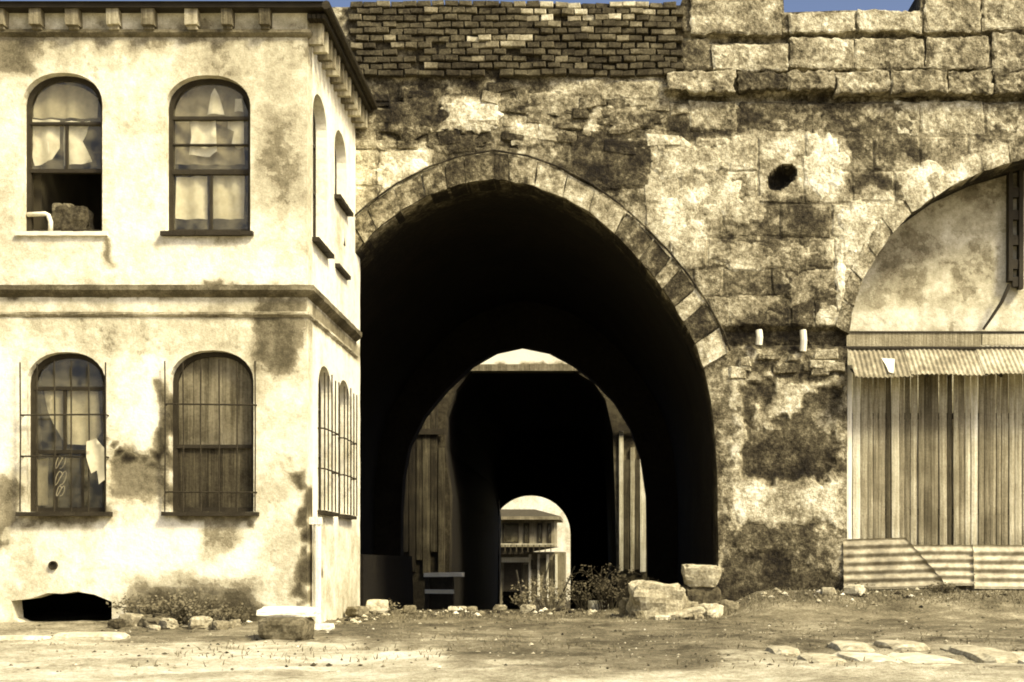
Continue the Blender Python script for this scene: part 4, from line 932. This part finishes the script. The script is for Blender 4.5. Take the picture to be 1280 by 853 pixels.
# gravel, rubble litter
def scatter(name, n, place, smin, smax, mat, label, tonef):
    base = [((1, 0, 0), (-1, 0, 0), (0, 1, 0), (0, -1, 0), (0, 0, 1), (0, 0, -1))]
    fs0 = [(0, 2, 4), (2, 1, 4), (1, 3, 4), (3, 0, 4), (2, 0, 5), (1, 2, 5), (3, 1, 5), (0, 3, 5)]
    V = []; Fc = []; tn = []
    for i in range(n):
        p = place()
        if p is None: continue
        x, y = p; s_ = smin * (smax / smin) ** (random.random() ** 2.2); k = len(V); rz = random.random() * 6.28; z = gz(x, y); t = tonef(x, y)
        for (a, b, c) in base[0]:
            j = random.uniform(.6, 1.2); xx, yy = a * s_ * j, b * s_ * j * .8
            V.append((x + xx * math.cos(rz) - yy * math.sin(rz), y + xx * math.sin(rz) + yy * math.cos(rz), z + c * s_ * .55 * j + s_ * .15)); tn.append(t)
        # corners cut into a rough hull: add mid ring vertices for a less pointed shape
        Fc += [tuple(k + q for q in f) for f in fs0]
    o = link(name, make_mesh(name, V, Fc, mat, tn)); return tag(o, label, 'gravel', kind='stuff')
def pl_front():
    y = 10.5 + 11.0 * random.random() ** .8; x = random.uniform(-8.6, 7.6) * y / 16
    if y > 17.7 and x < XH: return None
    return (x, y)
scatter('gravel', 4200, pl_front, .006, .036, 'stone', 'fine gravel scattered over the dirt in front of the gate', lambda x, y: random.choice([.3, .38, .45, .52, .6, .7]))
def pl_foot():
    c = random.random()
    if c < .30: return (random.uniform(-6.3, -4.65), random.uniform(17.3, 17.95))
    if c < .55: return (random.uniform(2.2, 7.4), random.gauss(21.05, .25))
    if c < .9: return (random.uniform(-3.6, 2.2), random.gauss(21.8, .7))
    return (random.uniform(-3.8, -3.3), random.uniform(18.2, 21.5))
scatter('rubble_litter', 900, pl_foot, .02, .10, 'stone', 'broken rubble littering the foot of the house and gate', lambda x, y: random.choice([.25, .35, .5, .6, .8]))
# rubble lumps at the house foot
def blades(name, n, place, hmin, hmax, lean, tone, label, cat, kind=None, group=None, wd=.006):
    V = []; Fc = []
    for i in range(n):
        x, y, z = place(); h = random.uniform(hmin, hmax); a = random.random() * 6.28; l = random.uniform(0, lean) * h; dx, dy = math.cos(a) * l, math.sin(a) * l; px, py = -math.sin(a) * wd, math.cos(a) * wd
        if random.random() < .5: px, py = wd, 0
        k = len(V)
        V += [(x - px, y - py, z), (x + px, y + py, z), (x + dx * .4 - px * .8, y + dy * .4 - py * .8, z + h * .6), (x + dx * .4 + px * .8, y + dy * .4 + py * .8, z + h * .6), (x + dx, y + dy, z + h)]
        Fc += [(k, k + 1, k + 3, k + 2), (k + 2, k + 3, k + 4)]
    o = link(name, make_mesh(name, V, Fc, 'weed'), None, tone); return tag(o, label, cat, group, kind)
def g_place():
    while True:
        c = random.random()
        if c < .45: x, y = random.uniform(2.0, 8.0), random.gauss(20.9, .35)
        elif c < .7: x, y = random.uniform(-3.5, 2.0), random.gauss(20.8, .7)
        else: y = random.uniform(11, 20); x = random.uniform(-4, 6)
        if y < 21.5 or -5 < x < 2: 
            if c >= .7 and fbm(x * .8, y * .8, 77) < .05: continue
            return x, y, gz(x, y) - .01
blades('grass', 9000, g_place, .015, .07, 1.3, .50, 'short dry grass growing in the dirt before the gate', 'grass', 'stuff')
def weed_clump(x, y, rad, n, h, tone, label, group=None, leafy=True):
    """dry bush: branching stems with small ragged leaves"""
    t = empty('dry_weed', (x, y, gz(x, y)), label, 'weed', group)
    mb = MB(); lv = []; lf = []
    for i in range(n):
        a = random.random() * 6.28; r0 = rad * .4 * random.random(); p = Vector((x + r0 * math.cos(a), y + r0 * math.sin(a) * .6, gz(x, y) - .02)); hh = h * random.uniform(.5, 1.1)
        d = Vector((math.cos(a) * random.uniform(.1, .9) * rad / h, math.sin(a) * random.uniform(.1, .7) * rad / h, 1)); pts = [p]
        for s_ in range(5):
            d += Vector((random.uniform(-.25, .25), random.uniform(-.2, .2), -.12 * s_)); pts.append(pts[-1] + d.normalized() * hh / 5)
        mb.tube(pts, .008, 4, .003)
        for s_ in range(10):
            q = pts[random.randrange(2, 6)] + Vector((random.uniform(-.06, .06), random.uniform(-.05, .05), random.uniform(-.05, .05))); e = Vector((random.uniform(-1, 1), random.uniform(-1, 1), random.uniform(-.6, .8))).normalized() * random.uniform(.03, .07); f_ = e.orthogonal().normalized() * .018; k = len(lv)
            lv += [tuple(q), tuple(q + e * .5 + f_), tuple(q + e), tuple(q + e * .5 - f_)]; lf.append((k, k + 1, k + 2, k + 3))
    mb.build('stems', 'weed', t, tone * .8)
    if leafy: link('leaves', make_mesh('leaves', lv, lf, 'weed'), t, tone)
for (x, y, r_, n, h, tn, lab) in [(-5.95, 17.6, .4, 40, .48, .42, 'low dry weed at the left end of the rubble by the house foot'), (-5.45, 17.5, .45, 50, .60, .45, 'tallest dry weed in the rubble at the house foot'), (-4.9, 17.6, .4, 36, .42, .40, 'dry weed at the right end of the rubble by the house foot'),
                               (.25, 22.6, .5, 46, 1.0, .30, 'dark bushy weed inside the tunnel beside the stone pile'), (-.15, 23.2, .4, 20, .75, .34, 'thin weed inside the tunnel left of the bushy one'), (-.75, 22.9, .4, 34, .8, .5, 'pale twiggy weed before the far archway'), (-1.2, 23.4, .3, 14, .5, .45, 'low weed in the middle of the tunnel mouth'),
                               (-3.35, 21.5, .3, 14, .3, .45, 'small weed at the back corner of the house'), (5.6, 21.15, .4, 18, .22, .40, 'low grassy weed below the corrugated sheets'), (4.3, 21.2, .3, 14, .2, .42, 'low weed at the foot of the torn corrugated sheet')]:
    weed_clump(x, y, r_, n, h, tn, lab)
for i in range(30):
    x = random.uniform(-6.25, -4.7); y = random.uniform(16.9, 17.9); wd = random.uniform(.12, .3) + .10 * (y > 17.5)
    o = link('rubble_lump', stone_mesh('rubble_lump', wd, wd * .8, wd * .65, 'loose', .24, i * 2.3, 5), None, random.choice([.3, .4, .5, .62])); o.location = (x, y, gz(x, y) - .02); o.rotation_euler = (0, 0, i)
    tag(o, 'dull rubble lump in the heap at the foot of the house front', 'stone', 'rubble lumps at the house foot')
